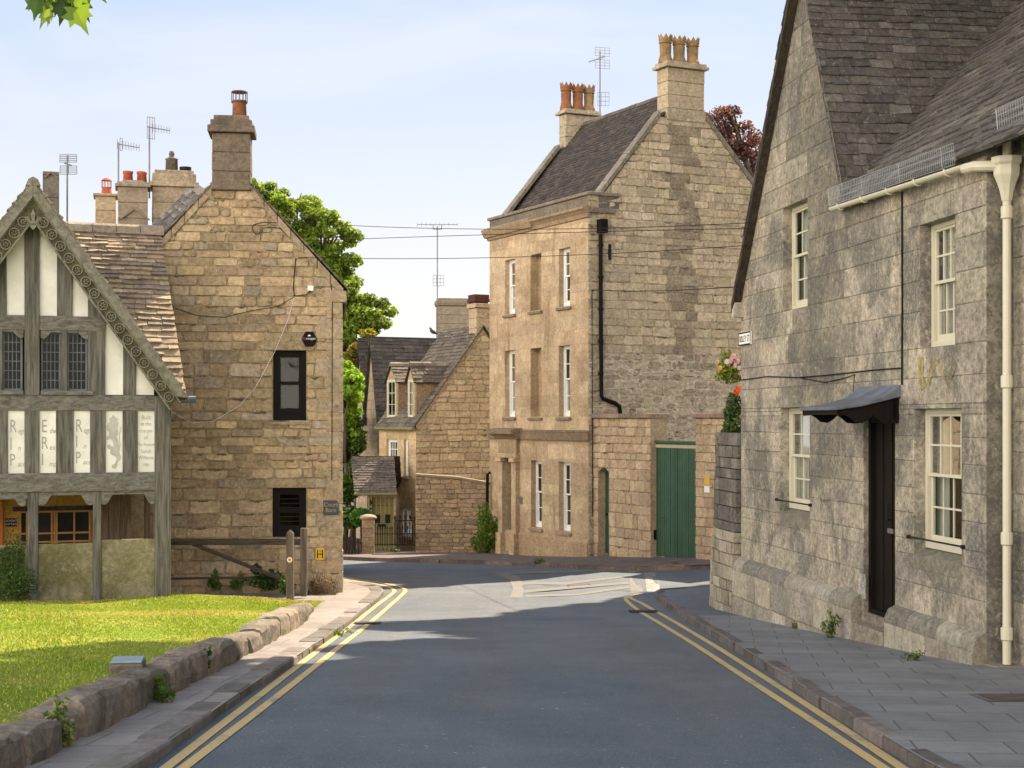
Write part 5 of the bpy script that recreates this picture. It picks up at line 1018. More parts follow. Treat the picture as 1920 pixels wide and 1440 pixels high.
mb = MB(); Pw.box(mb, Pw.u(724), Pw.u(708), Pw.uh(715, 988)[1], Pw.uh(715, 983)[1], -.08, -.055); mb.build('letter_plate', M['iron'], do)
r = MB(); O = P(744, 926, 49.0); ra = Vector((-1, -.05, 0)); bb = P(740, 859, 50.25) - O; slates(r, O, ra, bb, [(0, 0), (1.33, 0), (1.42, bb.length), (.02, bb.length)], (.13, .1), (.15, .32), .025, ((.13, .10, .08), (.16, .12, .095), (.105, .085, .075))); slates(r, O + (bb * Vector((1, 2, 0)) if False else Vector((0, 2.5, 0))), ra, Vector((0, -1.25, 1.16)), [(0, 0), (1.4, 0), (1.4, 1.7), (0, 1.7)], (.2, .2), (.2, .4), .03, palA); ridge(r, P(739, 858, 50.25), P(659, 858, 50.2), .07, col=(.17, .13, .1)); r.build('roof', M['slate'], PT)
mb = MB(); mb.tube([P(745, 927, 48.95), P(664, 927, 48.9)], .04, 8); mb.tube([P(692, 927, 49), P(692, 1000, 49)], .03, 8); mb.build('gutter', M['olive'], PT)
lt = thing('wall_lantern', 'black lantern on the porch wall beside the olive door', 'lantern', P(684.5, 950, 49)); q = P(692, 0, 49.05); mb = MB(); lc = Vector((q.x + .03, 49.05, 0)); hz = lambda y: CAMZ + (HZ - y) * 49 / F
mb.lathe(lc, [(.01, hz(957)), (.05, hz(954)), (.055, hz(953)), (.02, hz(953))], 6); mb.lathe(lc, [(.085, hz(944)), (.05, hz(940)), (.015, hz(937)), (.0, hz(936))], 6); mb.tube([lc + UP * hz(941), lc + UP * hz(938) + Vector((0, .12, 0))], .012, 5)
for i in range(6): a = i * math.pi / 3; mb.tube([lc + Vector((math.cos(a) * .052, math.sin(a) * .052, hz(954))), lc + Vector((math.cos(a) * .078, math.sin(a) * .078, hz(944)))], .007, 4)
mb.build('frame', M['iron'], lt); mb = MB(); mb.lathe(lc, [(.042, hz(953)), (.065, hz(944.5))], 6); mb.build('glass', M['glass'], lt)
# garden wall, pier, railings
Wg = Wall((-.72, 47.0), (-1, -.06)); gl, gr = Wg.u(779), 0; GW = thing('garden_wall', 'high tan stone garden wall running from the town house to the iron railings', 'wall', (-1.8, 46.9, gz(-1.8, 46.9)))
hl, hr = Wg.uh(780, 893)[1], Wg.uh(915, 909)[1]
masonry(Wg, 'wall', GW, [(0, -3.4), (gl, -3.4), (gl, hl), (gl * .45, hl - .08), (0, hr)], (), (.12, .24), (.2, .5), .014, (0, .014), ((.49, .355, .215), (.45, .325, .20), (.53, .39, .25), (.36, .265, .17)), M['yard'], mcol=(.35, .26, .17), rough=.011, rnd=.03, hollow=.15)
mb = MB(); cps = [(gl, hl), (gl * .45, hl - .08), (-.05, hr)]
for (p_, q_) in zip(cps, cps[1:]): Wg.poly(mb, [(p_[0], p_[1]), (q_[0], q_[1]), (q_[0], q_[1] + .08), (p_[0], p_[1] + .08)], -.4, .06, (.34, .28, .2))
mb.build('coping', M['yard'], GW, bevel=.015); mb = MB(); mb.hexa([Wg.pt(0, -3.4, -.35), Wg.pt(gl, -3.4, -.35), Wg.pt(gl, -3.4, -.01), Wg.pt(0, -3.4, -.01), Wg.pt(0, hr - .003, -.35), Wg.pt(gl, hl - .15, -.35), Wg.pt(gl, hl - .15, -.01), Wg.pt(0, hr - .003, -.01)], (.46, .34, .21)); mb.build('wall_core', M['yard'], GW)
pz_ = 46.2; hq = lambda y, z=pz_: CAMZ + (HZ - y) * z / F; GP = thing('gate_pier', 'short stone gate pier with a domed cap in front of the porch', 'pier', P(690, 1036, pz_)); px_ = P(690.5, 0, pz_).x; mb = MB(); k_ = 4
for i in range(k_): a, b = hq(1042) + (hq(972) - hq(1042)) * i / k_, hq(1042) + (hq(972) - hq(1042)) * (i + 1) / k_; mb.box((px_, pz_, (a + b) / 2), .36 + random.uniform(-.01, .01), .36, b - a - .008, (1, .05, 0), pick(((.46, .33, .21), (.42, .3, .19))))
mb.build('shaft', M['yard'], GP, bevel=.012); mb = MB(); mb.lathe(Vector((px_, pz_, 0)), [(.25, hq(973)), (.26, hq(970)), (.22, hq(967)), (.1, hq(964.5)), (.0, hq(964))], 16, (.42, .32, .22)); mb.build('cap', M['yard'], GP, True)
def railing(name, label, xs, tops, ybot, rails, z, cat='railing'):
    t = thing(name, label, cat, P((xs[0] + xs[-1]) / 2, ybot, z)); mb = MB()
    for x, yt in zip(xs, tops):
        p, q = P(x, ybot, z), P(x, yt, z); mb.tube([p, q], .013, 5); mb.lathe(Vector((q.x, q.y, 0)), [(.013, q.z - .02), (.026, q.z + .01), (.02, q.z + .04), (.0, q.z + .11)], 5)
    mb.build('bars', M['iron'], t); mb = MB()
    for y in rails: mb.tube([P(xs[0], y, z), P(xs[-1], y, z)], .014, 5)
    mb.build('rails', M['iron'], t); return t
railing('garden_gate', 'low black iron garden gate beside the domed stone pier', [703, 708, 713, 717, 722, 726, 731, 735, 740], [986, 992, 992, 992, 992, 992, 992, 992, 972], 1024, (1001, 1021), 46.3, 'gate')
railing('railings', 'taller black spear topped railings next to the tan garden wall', [741, 745, 750, 754.5, 759, 764, 768.5, 773, 778], [972, 991, 970, 991, 969, 991, 969, 991, 972], 1024, (976, 1001, 1021), 46.5)
ft = thing('paling_fence', 'dark wooden paling fence between the barn corner and the gate pier', 'fence', P(660, 1040, 45.8)); mb = MB(); x = 636
while x < 678: p = P(x, 1043, 45.9); q = P(x, 1005 + (x - 640) * .14, 45.9); mb.box(((p.x + q.x) / 2, 45.9, (p.z + q.z) / 2), .085, .03, q.z - p.z, (1, .05, 0)); x += 6
mb.build('palings', M['timber_dark'], ft); mb = MB(); mb.tube([P(636, 1012, 45.95), P(678, 1018, 45.95)], .03, 6); mb.build('rail', M['timber_dark'], ft)
# ================================================================ CHIMNEYS BEHIND THE TIMBER HOUSE
zr = 36.0; RW = Wall((P(372, 0, zr).x, zr), (-1, -.25)); RHo = thing('terrace_house', 'house with three tan chimney stacks rising behind the low cottage roof', 'house', (-9, 38, -2))
hr_ = CAMZ + (HZ - 447) * zr / F; mb = MB(); q = [RW.pt(u, 0, -o) for u, o in ((-.2, -1.2), (5.5, -1.2), (5.5, 3.2), (-.2, 3.2))]
for a, b in zip(q, q[1:] + q[:1]): mb.poly([a - UP * 2.6, b - UP * 2.6, b + UP * (hr_ - 2.4), a + UP * (hr_ - 2.4)], (.42, .32, .2))
for i in (0, 2): a, b = (q[1], q[2]) if i == 0 else (q[3], q[0]); mb.poly([a + UP * (hr_ - 2.4), b + UP * (hr_ - 2.4), (a + b) / 2 + UP * hr_], (.42, .32, .2))
mb.build('wall', M['barn'], RHo); r = MB(); rd_ = (q[1] - q[0]).normalized(); palW = ((.13, .115, .10), (.16, .14, .12), (.10, .09, .085))
for a, b in ((q[0], q[3]), (q[3], q[0])): m_ = (a + b) / 2; O = a + UP * (hr_ - 2.4); slates(r, O, rd_, m_ + UP * hr_ - O, [(0, 0), (5.7, 0), (5.7, (m_ + UP * hr_ - O).length), (0, (m_ + UP * hr_ - O).length)], (.22, .14), (.25, .5), .03, palW)
O = P(304, 462, 30.75); a_ = P(276, 432, 33.6) - O; b_ = P(396, 362, 31.0) - O; slates(r, O, a_, b_ - a_.normalized() * b_.dot(a_.normalized()), [(0, 0), (2.9, 0), (2.9, 1.3), (.4, 1.45), (0, 1.45)], (.2, .15), (.25, .5), .04, palW); r.build('roof', M['slate'], RHo)
ch, cu, coo, H = stack(RHo, RW, 178, 217, 470, 362, .6, [(.05, 362, 357)], M['barn'], (.46, .36, .23), -.5); c = RW.pt(RW.u(199), 0, coo); p = MB(); p.lathe(c, [(.13, H(358)), (.11, H(344)), (.12, H(342))], 10); p.lathe(c, [(.13, H(329)), (.07, H(325)), (.0, H(323))], 10)
for i in range(8): a = i * math.pi / 4; d = Vector((math.cos(a), math.sin(a), 0)) * .11; p.tube([c + d + UP * H(343), c + d + UP * H(329)], .008, 4)
p.build('chimney_pot', M['pot_red'], ch)
ch, cu, coo, H = stack(RHo, RW, 221, 277, 470, 354, .7, [(.06, 354, 348), (.02, 348, 344), (-.1, 344, 340)], M['dark_stone'], (.36, .29, .21), .3)
for x in (240, 266): p = MB(); p.lathe(RW.pt(RW.u(x), 0, coo), [(.12, H(342)), (.105, H(326)), (.12, H(325)), (.12, H(321)), (.08, H(321))], 12); p.build('chimney_pot', M['pot_red'], ch, True)
p = MB(); um = RW.u(252); RW.poly(p, [(um - .36, H(415)), (um, H(391)), (um + .36, H(415)), (um + .3, H(415)), (um, H(396)), (um - .3, H(415))], .3, .36, (.3, .25, .19)); p.build('chimney_moulding', M['dark_stone'], ch)
ch, cu, coo, H = stack(RHo, RW, 286, 368, 470, 350, .9, [(.06, 350, 341), (.0, 341, 325), (-.05, 325, 318)], M['barn'], (.44, .35, .24), .0)
c = RW.pt(RW.u(323), 0, coo); p = MB(); p.col = (.13, .11, .09); p.lathe(c, [(.15, H(320)), (.14, H(294)), (.16, H(293)), (.1, H(291)), (.05, H(288)), (.07, H(284)), (.05, H(278)), (.0, H(277))], 12); p.build('chimney_pot', M['dark_stone'], ch, True)
c = RW.pt(RW.u(349), 0, coo); p = MB(); p.lathe(c, [(.1, H(319)), (.1, H(314)), (.14, H(313)), (.14, H(307)), (.0, H(306))], 12); p.build('chimney_cowl', M['iron'], ch)
Dw = Wall((P(112, 0, 32.0).x, 32.0), (-1, -.3)); DH = thing('lone_chimney_stack', 'plain grey chimney stack standing just behind the carved gable peak', 'chimney', P(95, 600, 32)); a, b = sorted((Dw.u(79), Dw.u(112))); mb = MB(); hh = [Dw.uh(95, y)[1] for y in (620, 520, 470, 420, 370, 328, 321)]
for h0, h1 in zip(hh, hh[1:]): Dw.box(mb, a + .01, b - .01, h0 + .003, h1 - .003, -.5, 0, jit((.17, .155, .125), .12))
mb.build('shaft', M['dark_stone'], DH, bevel=.01); mb = MB(); um = (a + b) / 2; H = lambda y: Dw.uh(95, y)[1]; Dw.poly(mb, [(um - .15, H(334)), (um, H(321)), (um + .15, H(334)), (um + .11, H(334)), (um, H(325)), (um - .11, H(334))], 0, .04, (.2, .18, .14)); mb.build('moulding', M['dark_stone'], DH)

# ================================================================ AERIALS, WIRES, SMALL FIXTURES
AER = 'television aerials on the chimneys'
def aerial(label, x, yt, yb, z, parts):
    t = thing('tv_aerial', label, 'aerial', P(x, yb, z), 'television aerials on the chimneys'); mb = MB(); mb.tube([P(x, yb, z), P(x, yt, z)], .02, 6); mb.build('mast', M['steel'], t)
    for k in parts:
        mb = MB()
        if k[0] == 'yagi':
            _, x0, x1, y0, y1, n_, hl = k; mb.tube([P(x0, y0, z), P(x1, y1, z)], .013, 5)
            for i in range(n_): f = i / (n_ - 1); p = P(x0 + (x1 - x0) * f, y0 + (y1 - y0) * f, z); mb.tube([p - UP * hl * (1.25 - .4 * f), p + UP * hl * (1.25 - .4 * f)], .007, 4)
        elif k[0] == 'grid':
            _, x0, x1, y0, y1, nh, nv, sk_ = k
            for i in range(nh): y = y0 + (y1 - y0) * i / (nh - 1); mb.tube([P(x0, y - sk_, z), P(x1, y + sk_, z)], .008, 4)
            for i in range(nv): xx_ = x0 + (x1 - x0) * i / (nv - 1); yy_ = -sk_ + 2 * sk_ * i / (nv - 1); mb.tube([P(xx_, y0 + yy_, z), P(xx_, y1 + yy_, z)], .008, 4)
        else: _, x0, x1, y0, y1 = k; mb.tube([P(x0, y0, z), P(x1, y1, z)], .016, 5)
        mb.build({'yagi': 'yagi_antenna', 'grid': 'grid_antenna', 'bar': 'bracket'}[k[0]], M['steel'], t)
    return t
aerial('aerial with two wide stacked grid panels, standing right of the plain grey chimney stack', 126, 292, 430, 33, [('grid', 112, 143.5, 290, 304, 5, 3, 0), ('grid', 112.5, 144, 311, 326.5, 5, 3, 0), ('bar', 121, 134, 306, 310)])
aerial('lower yagi aerial above the leftmost red chimney pots', 222, 267, 372, 36.2, [('yagi', 220, 261, 270, 277, 9, .09), ('grid', 225, 229, 259, 282, 2, 2, 0)])
aerial('taller yagi aerial with a cage of long rods above the tan chimney stacks', 280, 236, 372, 36.4, [('yagi', 276, 318, 238, 245, 9, .09), ('grid', 276, 290, 220, 260, 2, 4, 1)])
aerial('very tall aerial mast with a level boom on the chimney of the twin gabled house', 820, 424, 628, 56.9, [('yagi', 782, 858, 421, 421, 10, .07), ('grid', 812, 832, 516, 536, 4, 4, 0), ('bar', 812, 828, 430, 430), ('bar', 812, 812, 421, 430), ('bar', 828, 828, 421, 430)])
aerial('aerial with tilted grid panels beside the rear chimney of the town house', 1125, 96, 262, 48.3, [('grid', 1116, 1143, 89, 105, 4, 4, 1), ('grid', 1116, 1143, 112, 128, 4, 4, 1), ('yagi', 1134, 1104, 106, 116, 9, .05), ('grid', 1121, 1142, 173, 198, 4, 4, 0)])
for lab, p, q, sg in (('uppermost overhead wire from the barn gable to the grey house', Bn.pt(*Bn.uh(560, 418), .06), P(1420, 417, 24.2), .12), ('second overhead wire from the top, running from the barn gable past the town house', Bn.pt(*Bn.uh(588, 452), .06), P(1412, 428, 24.4), -.02), ('lower double overhead wire from the barn gable to the grey house', Bn.pt(*Bn.uh(560, 483), .06), P(1402, 460, 24.8), .10)):
    mb = MB(); mb.tube(hang(p, q, sg, 18), .006, 5); tag(mb.build('overhead_wire', M['black']), lab, 'wire')
mb = MB(); mb.tube(hang(GG.pt(*GG.uh(1109, 544), .04), P(1393, 537, 25.6), .05), .009, 5); a = GG.uh(1109, 544); mb.tube([GG.pt(a[0], a[1], .03), GG.pt(a[0] + .02, -1, .03)], .01, 5); tag(mb.build('service_cable', M['black']), 'thin cable along the town house corner crossing to the grey house', 'cable')
mb = MB(); bp = lambda L, o=.04: [Bn.pt(*Bn.uh(x, y), o) for x, y in L]
mb.tube(bp([(530, 418), (492, 417), (475, 422), (472, 430), (480, 440), (491, 436), (493, 428), (505, 427), (525, 428), (545, 448), (580, 485), (620, 525), (623, 560), (622, 900)]), .008, 5); mb.tube(bp([(555, 484), (553, 500), (550, 540), (552, 555), (575, 553), (582, 545)]), .010, 5); mb.tube(bp([(328, 578), (370, 592), (420, 595), (470, 583), (520, 575), (552, 557)]), .007, 5); tag(mb.build('wall_cable', M['black']), 'black cables looped across the tan barn gable', 'cable')
mb = MB(); mb.tube(bp([(552, 557), (540, 600), (515, 660), (480, 725), (450, 760), (400, 790), (360, 793), (322, 772)]), .006, 5); tag(mb.build('wall_cable', M['plaster']), 'thin pale cable drooping down the middle of the barn gable', 'cable')
mb = MB(); a = Bn.uh(577, 536); b = Bn.uh(588, 546); Bn.box(mb, b[0], a[0], b[1], a[1], .012, .09); tag(mb.build('junction_box', M['white'], bevel=.01), 'small white junction box high on the barn gable', 'junction box')
ax_, ah_ = Bn.uh(580, 636); AL = thing('alarm_box', 'black hexagonal alarm box above the upper barn window', 'alarm box', Bn.pt(ax_, ah_)); R_ = .155; mb = MB(); Bn.poly(mb, [(ax_ + math.cos(a) * R_, ah_ + math.sin(a) * R_ * 1.1) for a in [i * math.pi / 3 for i in range(6)]], .012, .10); mb.build('casing', M['black'], AL, bevel=.02); text('lettering', 'm', Bn, ax_ + .1, ah_ + .01, .09, M['red'], AL, .102); text('lettering', 'cooper', Bn, ax_ - .035, ah_ + .008, .066, M['white'], AL, .102)
mb = MB(); Bn.poly(mb, [(ax_ + math.cos(a) * .03, ah_ + .055 + math.sin(a) * .03) for a in [i * math.pi / 5 for i in range(6)]], .1, .1025); mb.build('emblem', M['white'], AL)
a = Bn.uh(606, 965); b = Bn.uh(635, 938); SG = thing('house_sign', 'dark grey slate nameplate near the right corner of the barn', 'sign', Bn.pt(a[0], a[1])); mb = MB(); Bn.box(mb, b[0], a[0], a[1], b[1], .03, .06); mb.build('plate', plain('slate_plate', (.035, .04, .05), .5, .4), SG, bevel=.006); um = (a[0] + b[0]) / 2; gl_ = plain('gold_lettering', (.34, .27, .16), .5, .4, bump_s=0); text('lettering', 'Court', Bn, um, a[1] + .20, .115, gl_, SG, .062); text('lettering', 'Barn', Bn, um, a[1] + .09, .115, gl_, SG, .062)
a = Bn.uh(591.5, 1050); b = Bn.uh(608.5, 1027); HS = thing('hydrant_sign', 'yellow plate with a black letter H low on the barn corner', 'sign', Bn.pt(a[0], a[1])); mb = MB(); Bn.box(mb, b[0], a[0], a[1], b[1], .03, .05); mb.build('plate', M['yellow'], HS, bevel=.008); um = (a[0] + b[0]) / 2; hm = (a[1] + b[1]) / 2; mb = MB()
for q in ((um - .06, um - .04, hm - .085, hm + .085), (um + .04, um + .06, hm - .085, hm + .085), (um - .04, um + .04, hm - .01, hm + .01)): Bn.box(mb, *q, .05, .053)
mb.build('letter', M['black'], HS); text('number', '100', Bn, um, hm + .055, .045, M['black'], HS, .0525); text('number', '3', Bn, um, hm - .06, .05, M['black'], HS, .0525)
# rails and posts by the barn
zt = 29.6; gb_ = gz(-4.2, zt); RT = thing('timber_rail', 'dark timber barrier with diagonal brace along the foot of the barn', 'barrier', P(440, 1110, zt)); W2 = wood_mat('old_brown_rail', (.03, .025, .02), (.08, .066, .052), None, (.8, 9, 9)); W3 = wood_mat('old_brown_post', (.06, .048, .036), (.15, .12, .09))
mb = MB(); a, b = P(300, 1016, zt), P(570, 1016, zt); mb.box((a + b) / 2, (b - a).length, .07, .12); mb.build('rail', W2, RT, bevel=.012); mb = MB(); mb.tube([P(362, 1020, zt), P(550, 1095, zt + .05)], .045, 6); mb.build('brace', W2, RT); mb = MB(); mb.tube([P(305, 1085, zt + .3), P(540, 1082, zt + .3)], .025, 6); mb.build('lower_rail', W2, RT)
a, b = P(569.5, 1118, zt - .1), P(569.5, 990, zt - .1); mb = MB(); mb.box((a + b) / 2, .125, .12, b.z - a.z); mb.build('post', W3, RT, bevel=.015)
zp = 28.4; a = P(544, 1128, zp); hp_ = [CAMZ + (HZ - y) * zp / F for y in (1135, 1000, 992)]; WP = thing('waymarker_post', 'weathered square timber post with pointed top and round yellow marker disc', 'post', (a.x, zp, hp_[0])); mb = MB(); s_ = .065; mb.mesh([(a.x + i * s_, zp + j * s_, h) for h in hp_[:2] for i, j in ((-1, -1), (1, -1), (1, 1), (-1, 1))] + [(a.x, zp, hp_[2])], [(0, 3, 2, 1), (0, 1, 5, 4), (1, 2, 6, 5), (2, 3, 7, 6), (3, 0, 4, 7), (4, 5, 8), (5, 6, 8), (6, 7, 8), (7, 4, 8)]); mb.build('shaft', W3, WP, bevel=.008)
c_ = Vector((a.x, zp - s_, CAMZ + (HZ - 1049) * zp / F)); disc = lambda r_, d: [c_ + Vector((math.cos(t) * r_, -d, math.sin(t) * r_)) for t in [i * math.pi / 8 for i in range(16)]]; mb = MB(); mb.prism(disc(.048, .001), (0, -.005, 0)); mb.build('disc', M['white'], WP); mb = MB(); mb.prism(disc(.036, .006), (0, -.003, 0)); mb.build('disc_centre', M['yellow'], WP); mb = MB(); mb.prism([c_ + Vector((x, -.009, y)) for x, y in ((-.022, .005), (.004, .005), (.004, .016), (.024, 0), (.004, -.016), (.004, -.005), (-.022, -.005))], (0, -.002, 0)); mb.build('arrow', M['black'], WP)
# ironwork in the ground
M['rust'] = plain('rusty_iron', (.085, .062, .055), .8, .3, var=.4)
def grate(name, label, x, y, w, d, up, frame, bars, cat='drain'):
    cx_, cy_ = G(x, y, up); A_, B_, C2, D2 = [(cx_ + i * w / 2, cy_ + j * d / 2) for i, j in ((-1, -1), (1, -1), (1, 1), (-1, 1))]; pts = [Vector((p[0], p[1], gz(*p) + up)) for p in (A_, B_, C2, D2)]; t = thing(name, label, cat, sum(pts, Vector()) / 4); mb = MB(); mb.poly([p + UP * .003 for p in pts], (.16, .14, .13)); mb.build('frame', frame, t); cen = sum(pts, Vector()) / 4; mb = MB()
    k = [cen + (p - cen) * .84 + UP * .007 for p in pts]; mb.poly(k, (.02, .02, .02)); mb.build('pit' if bars else 'cover_plate', M['black'] if bars else M['rust'], t); mb = MB()
    for i in range(bars):
        f0, f1 = (i + .15) / bars, (i + .7) / bars; mb.poly([k[0].lerp(k[1], f0) + UP * .004, k[0].lerp(k[1], f1) + UP * .004, k[3].lerp(k[2], f1) + UP * .004, k[3].lerp(k[2], f0) + UP * .004])
    if bars: mb.build('bars', M['rust'], t)
grate('gully_grate', 'iron gully grate across the left double yellow lines', 689, 1168, .42, .5, .008, M['iron'], 9); grate('gully_grate', 'iron gully grate by the right kerb at the junction', 1206, 1146, .5, .5, .008, M['iron'], 8); grate('manhole_cover', 'iron manhole cover with stone rim in the right pavement', 1912, 1308, .72, .6, .10, M['kerb'], 0, 'manhole cover'); grate('manhole_cover', 'round worn cover in the middle of the junction', 1086, 1098, .5, .5, .003, M['iron'], 0, 'manhole cover')
zs = 13.7; xs_ = (250 - CX) * zs / F - .05; sm = thing('ground_marker', 'small low block with a blue grey tile top on the lawn', 'marker', (xs_, zs, lawn_h(xs_, zs))); mb = MB(); mb.box((xs_, zs, lawn_h(xs_, zs) + .03), .29, .34, .13, (1, .15, 0), (.16, .14, .11)); mb.build('block', M['dark_stone'], sm, bevel=.02); mb = MB(); mb.box((xs_, zs, lawn_h(xs_, zs) + .105), .27, .32, .018, (1, .15, 0)); mb.build('tile', plain('tile_blue', (.20, .27, .30), .5, .4), sm, bevel=.006)
# bird on the far ridge
bz_ = 55.8; b0 = P(812, 628, bz_); bt_ = thing('pigeon', 'dark pigeon sitting on the far slate ridge left of the chimney', 'bird', b0); mb = MB(); mb.tube([b0 + Vector((.16, 0, .03)), b0 + Vector((.08, 0, .07)), b0 + Vector((-.02, 0, .12)), b0 + Vector((-.07, 0, .17)), b0 + Vector((-.08, 0, .23)), b0 + Vector((-.11, 0, .25)), b0 + Vector((-.15, 0, .245))], [.015, .05, .075, .06, .035, .036, .008], 8); mb.build('body', M['bird'], bt_, True); mb = MB()
mb.tube([b0 + Vector((0, -.02, .08)), b0 + Vector((0, -.02, -.01))], .008, 5); mb.build('leg', M['pot'], bt_)

# ================================================================ TREES AND PLANTS
def lob(L): return [(P(x, y, z), (r * z / F, r * z / F * .9, r * z / F * .85)) for x, y, r, z in L]
GRN = [(.15, .225, .025), (.11, .185, .02), (.20, .27, .035), (.08, .14, .018), (.24, .28, .04)]
tree('sycamore', 'large green sycamore rising behind the right slope of the barn', 'tree', (-8.2, 62, gz(-8, 62)), lob([(550, 415, 66, 62), (500, 385, 50, 60), (612, 440, 50, 61), (625, 505, 50, 61), (580, 545, 80, 62), (525, 470, 80, 63), (690, 592, 44, 60), (650, 600, 50, 60), (615, 650, 60, 61), (470, 370, 36, 60), (380, 372, 22, 61), (655, 555, 30, 60)]), 80000, .16, GRN, .35, seed=11, ns=26, sub=(.24, .44, 1.0), shell=.2)
tree('autumn_tree', 'small yellow and brown leaved tree below the sycamore beside the dark roofs', 'tree', (-6.0, 58.5, gz(-6, 58)), lob([(662, 668, 20, 58), (675, 655, 18, 58), (652, 690, 22, 58), (690, 628, 14, 58)]), 2600, .2, [(.26, .17, .03), (.20, .18, .03), (.28, .22, .04), (.10, .13, .02)], .1, seed=12)
tree('lime_shrub', 'bright lime green bush between the barn corner and the far gables', 'bush', (-5.75, 53, gz(-6, 53)), lob([(656, 735, 30, 53), (650, 775, 26, 54), (662, 712, 20, 53), (648, 700, 20, 54), (640, 745, 36, 54)]), 9000, .15, [(.22, .36, .02), (.28, .42, .03), (.15, .28, .02)], .08, seed=13, shell=.1, sub=(.4, .75, 1.0), ns=10)
tree('garden_tree', 'shady green tree behind the porch, below the lime green bush', 'tree', (-5.7, 54.5, gz(-6, 54)), lob([(650, 830, 40, 54), (640, 800, 44, 55), (662, 880, 30, 54), (648, 920, 30, 53), (655, 970, 28, 52), (668, 838, 16, 53.5)]), 11000, .16, [(.06, .115, .015), (.10, .16, .02), (.045, .08, .012)], .08, seed=14, solid=True, shell=.2)
PUR = [(.075, .028, .032), (.11, .042, .04), (.05, .022, .028), (.15, .065, .055)]
tree('copper_beech', 'purple leaved copper beech showing behind the town house gable', 'tree', (13, 64, gz(13, 64)), lob([(1345, 235, 34, 62), (1385, 262, 36, 62), (1410, 300, 40, 63), (1350, 290, 40, 62), (1455, 320, 50, 64), (1440, 400, 70, 64), (1370, 215, 16, 62), (1500, 300, 60, 64)]), 15000, .15, PUR, .4, seed=15, ns=16, sub=(.3, .6, 1.15), shell=.1)
BIG = [(.05, .09, .015), (.07, .12, .02)]
TE = 1 / math.tan(math.radians(49))
def shade(*L):                                                   # unseen crowns added so that their shade falls on the road at (x, y)
    return [((x + .59 * TE * h, y + .81 * TE * h, gz(x, y) + h), (r, r, r * .85)) for x, y, r, h in L]
tree('shade_tree', 'unseen tall tree behind the grey stone house, placed to shade the road', 'tree', (14.5, 24, gz(14, 25)), shade((.5, 17.2, 3.0, 14), (-.1, 13, 3.1, 14), (1.6, 20.6, 2.3, 14.5), (-.9, 20.0, 1.5, 14.5), (2.2, 10, 4, 13), (-1.8, 9.2, 3.4, 14), (2.5, 15, 3, 14), (-2.4, 15.2, 2.2, 14), (-3.9, 12.6, 1.5, 14.5)), 22000, .6, BIG, .5, seed=21, ns=6, sub=(.3, .5, .9), solid=True, group='unseen shade trees by the grey house')
tree('shade_tree', 'unseen tall tree by the side street, placed to shade the junction', 'tree', (17, 38, gz(14, 38)), shade((4.9, 28.3, 3.6, 16), (2.3, 26.4, 2.6, 16.5), (.2, 24.3, 1.9, 17), (-1.5, 23.9, .9, 17), (2.6, 23.6, 2.4, 15.5), (.6, 22.6, 1.5, 16), (5.5, 25, 3, 16)), 18000, .5, BIG, .5, seed=22, ns=6, sub=(.3, .5, .9), solid=True, group='unseen shade trees by the grey house')
tree('shade_tree', 'unseen tall tree at the near end of the grey stone house, placed to shade the road', 'tree', (10.5, 1.5, gz(8, 2)), shade((0, 5, 4, 12), (-4.6, 7.6, 2.8, 14), (3, 4, 3.5, 12)), 9000, .6, BIG, .45, seed=23, ns=8, solid=True, group='unseen shade trees by the grey house')
# maple branch reaching in at the top left
OT = thing('overhanging_tree', 'maple branch with lobed green leaves hanging in at the top left', 'tree', (-4.6, 3.0, gz(-4.6, 3))); mb = MB(); mb.tube([(-4.6, 3, gz(-4.6, 3) - .1), (-4.5, 3.1, 2.5), (-4.3, 3.6, 5)], [.22, .17, .12], 10); mb.build('trunk', M['bark'], OT, True); z_ = 7.0; tip = P(110, -30, z_); mb = MB(); mb.tube([(-4.5, 3.1, 2.9), (-3.8, 5, 4.0), (-2.9, 6.4, 4.1), tip + Vector((0, 0, .1))], [.06, .04, .025, .006], 7); mb.tube([tip + Vector((0, 0, .1)), P(160, -12, z_)], .005, 5); mb.build('branch', M['bark'], OT, True)
mp_ = [(0, 0), (.12, -.08), (.3, -.16), (.27, .05), (.52, .12), (.36, .3), (.42, .52), (.22, .46), (.1, .62), (0, .98), (-.1, .62), (-.22, .46), (-.42, .52), (-.36, .3), (-.52, .12), (-.27, .05), (-.3, -.16), (-.12, -.08)]
lv = MB(); rr = random.Random(4); specs = [(72, 8, .11, 200), (96, 16, .12, 190), (86, 26, .10, 215), (140, 22, .14, 160), (122, 14, .12, 185), (150, 6, .12, 150), (112, -6, .12, 180), (70, -14, .12, 200), (145, -14, .13, 170), (128, 2, .11, 175), (90, -20, .12, 190), (170, -24, .12, 150), (105, -30, .13, 180)]
for x, y, s_, ang in specs:
    c = P(x, y - 8, z_ + rr.uniform(-.12, .12)); a = math.radians(ang + rr.uniform(-15, 15)); e1 = Vector((math.cos(a + math.pi / 2), rr.uniform(-.4, .4), math.sin(a + math.pi / 2))).normalized(); d_ = Vector((-math.sin(a) * -1, rr.uniform(-.3, .3), math.cos(a))).normalized(); e1 = (e1 - d_ * e1.dot(d_)).normalized(); nn = e1.cross(d_); colr = rr.choice([(.05, .11, .012), (.07, .14, .015), (.12, .19, .016), (.035, .075, .012)])
    ctr = c + d_ * s_ * .3
    for i in range(len(mp_)):
        p, q = mp_[i], mp_[(i + 1) % len(mp_)]; f = lambda t: c + e1 * t[0] * s_ + d_ * t[1] * s_ + nn * abs(t[0]) * s_ * .25; lv.poly([ctr, f(p), f(q)], colr)
    lv.tube([c, c - d_ * s_ * .35 + Vector((0, 0, .03)), Vector(tip) if rr.random() < .4 else c - d_ * s_ * .6], .0025, 4, (.12, .10, .03))
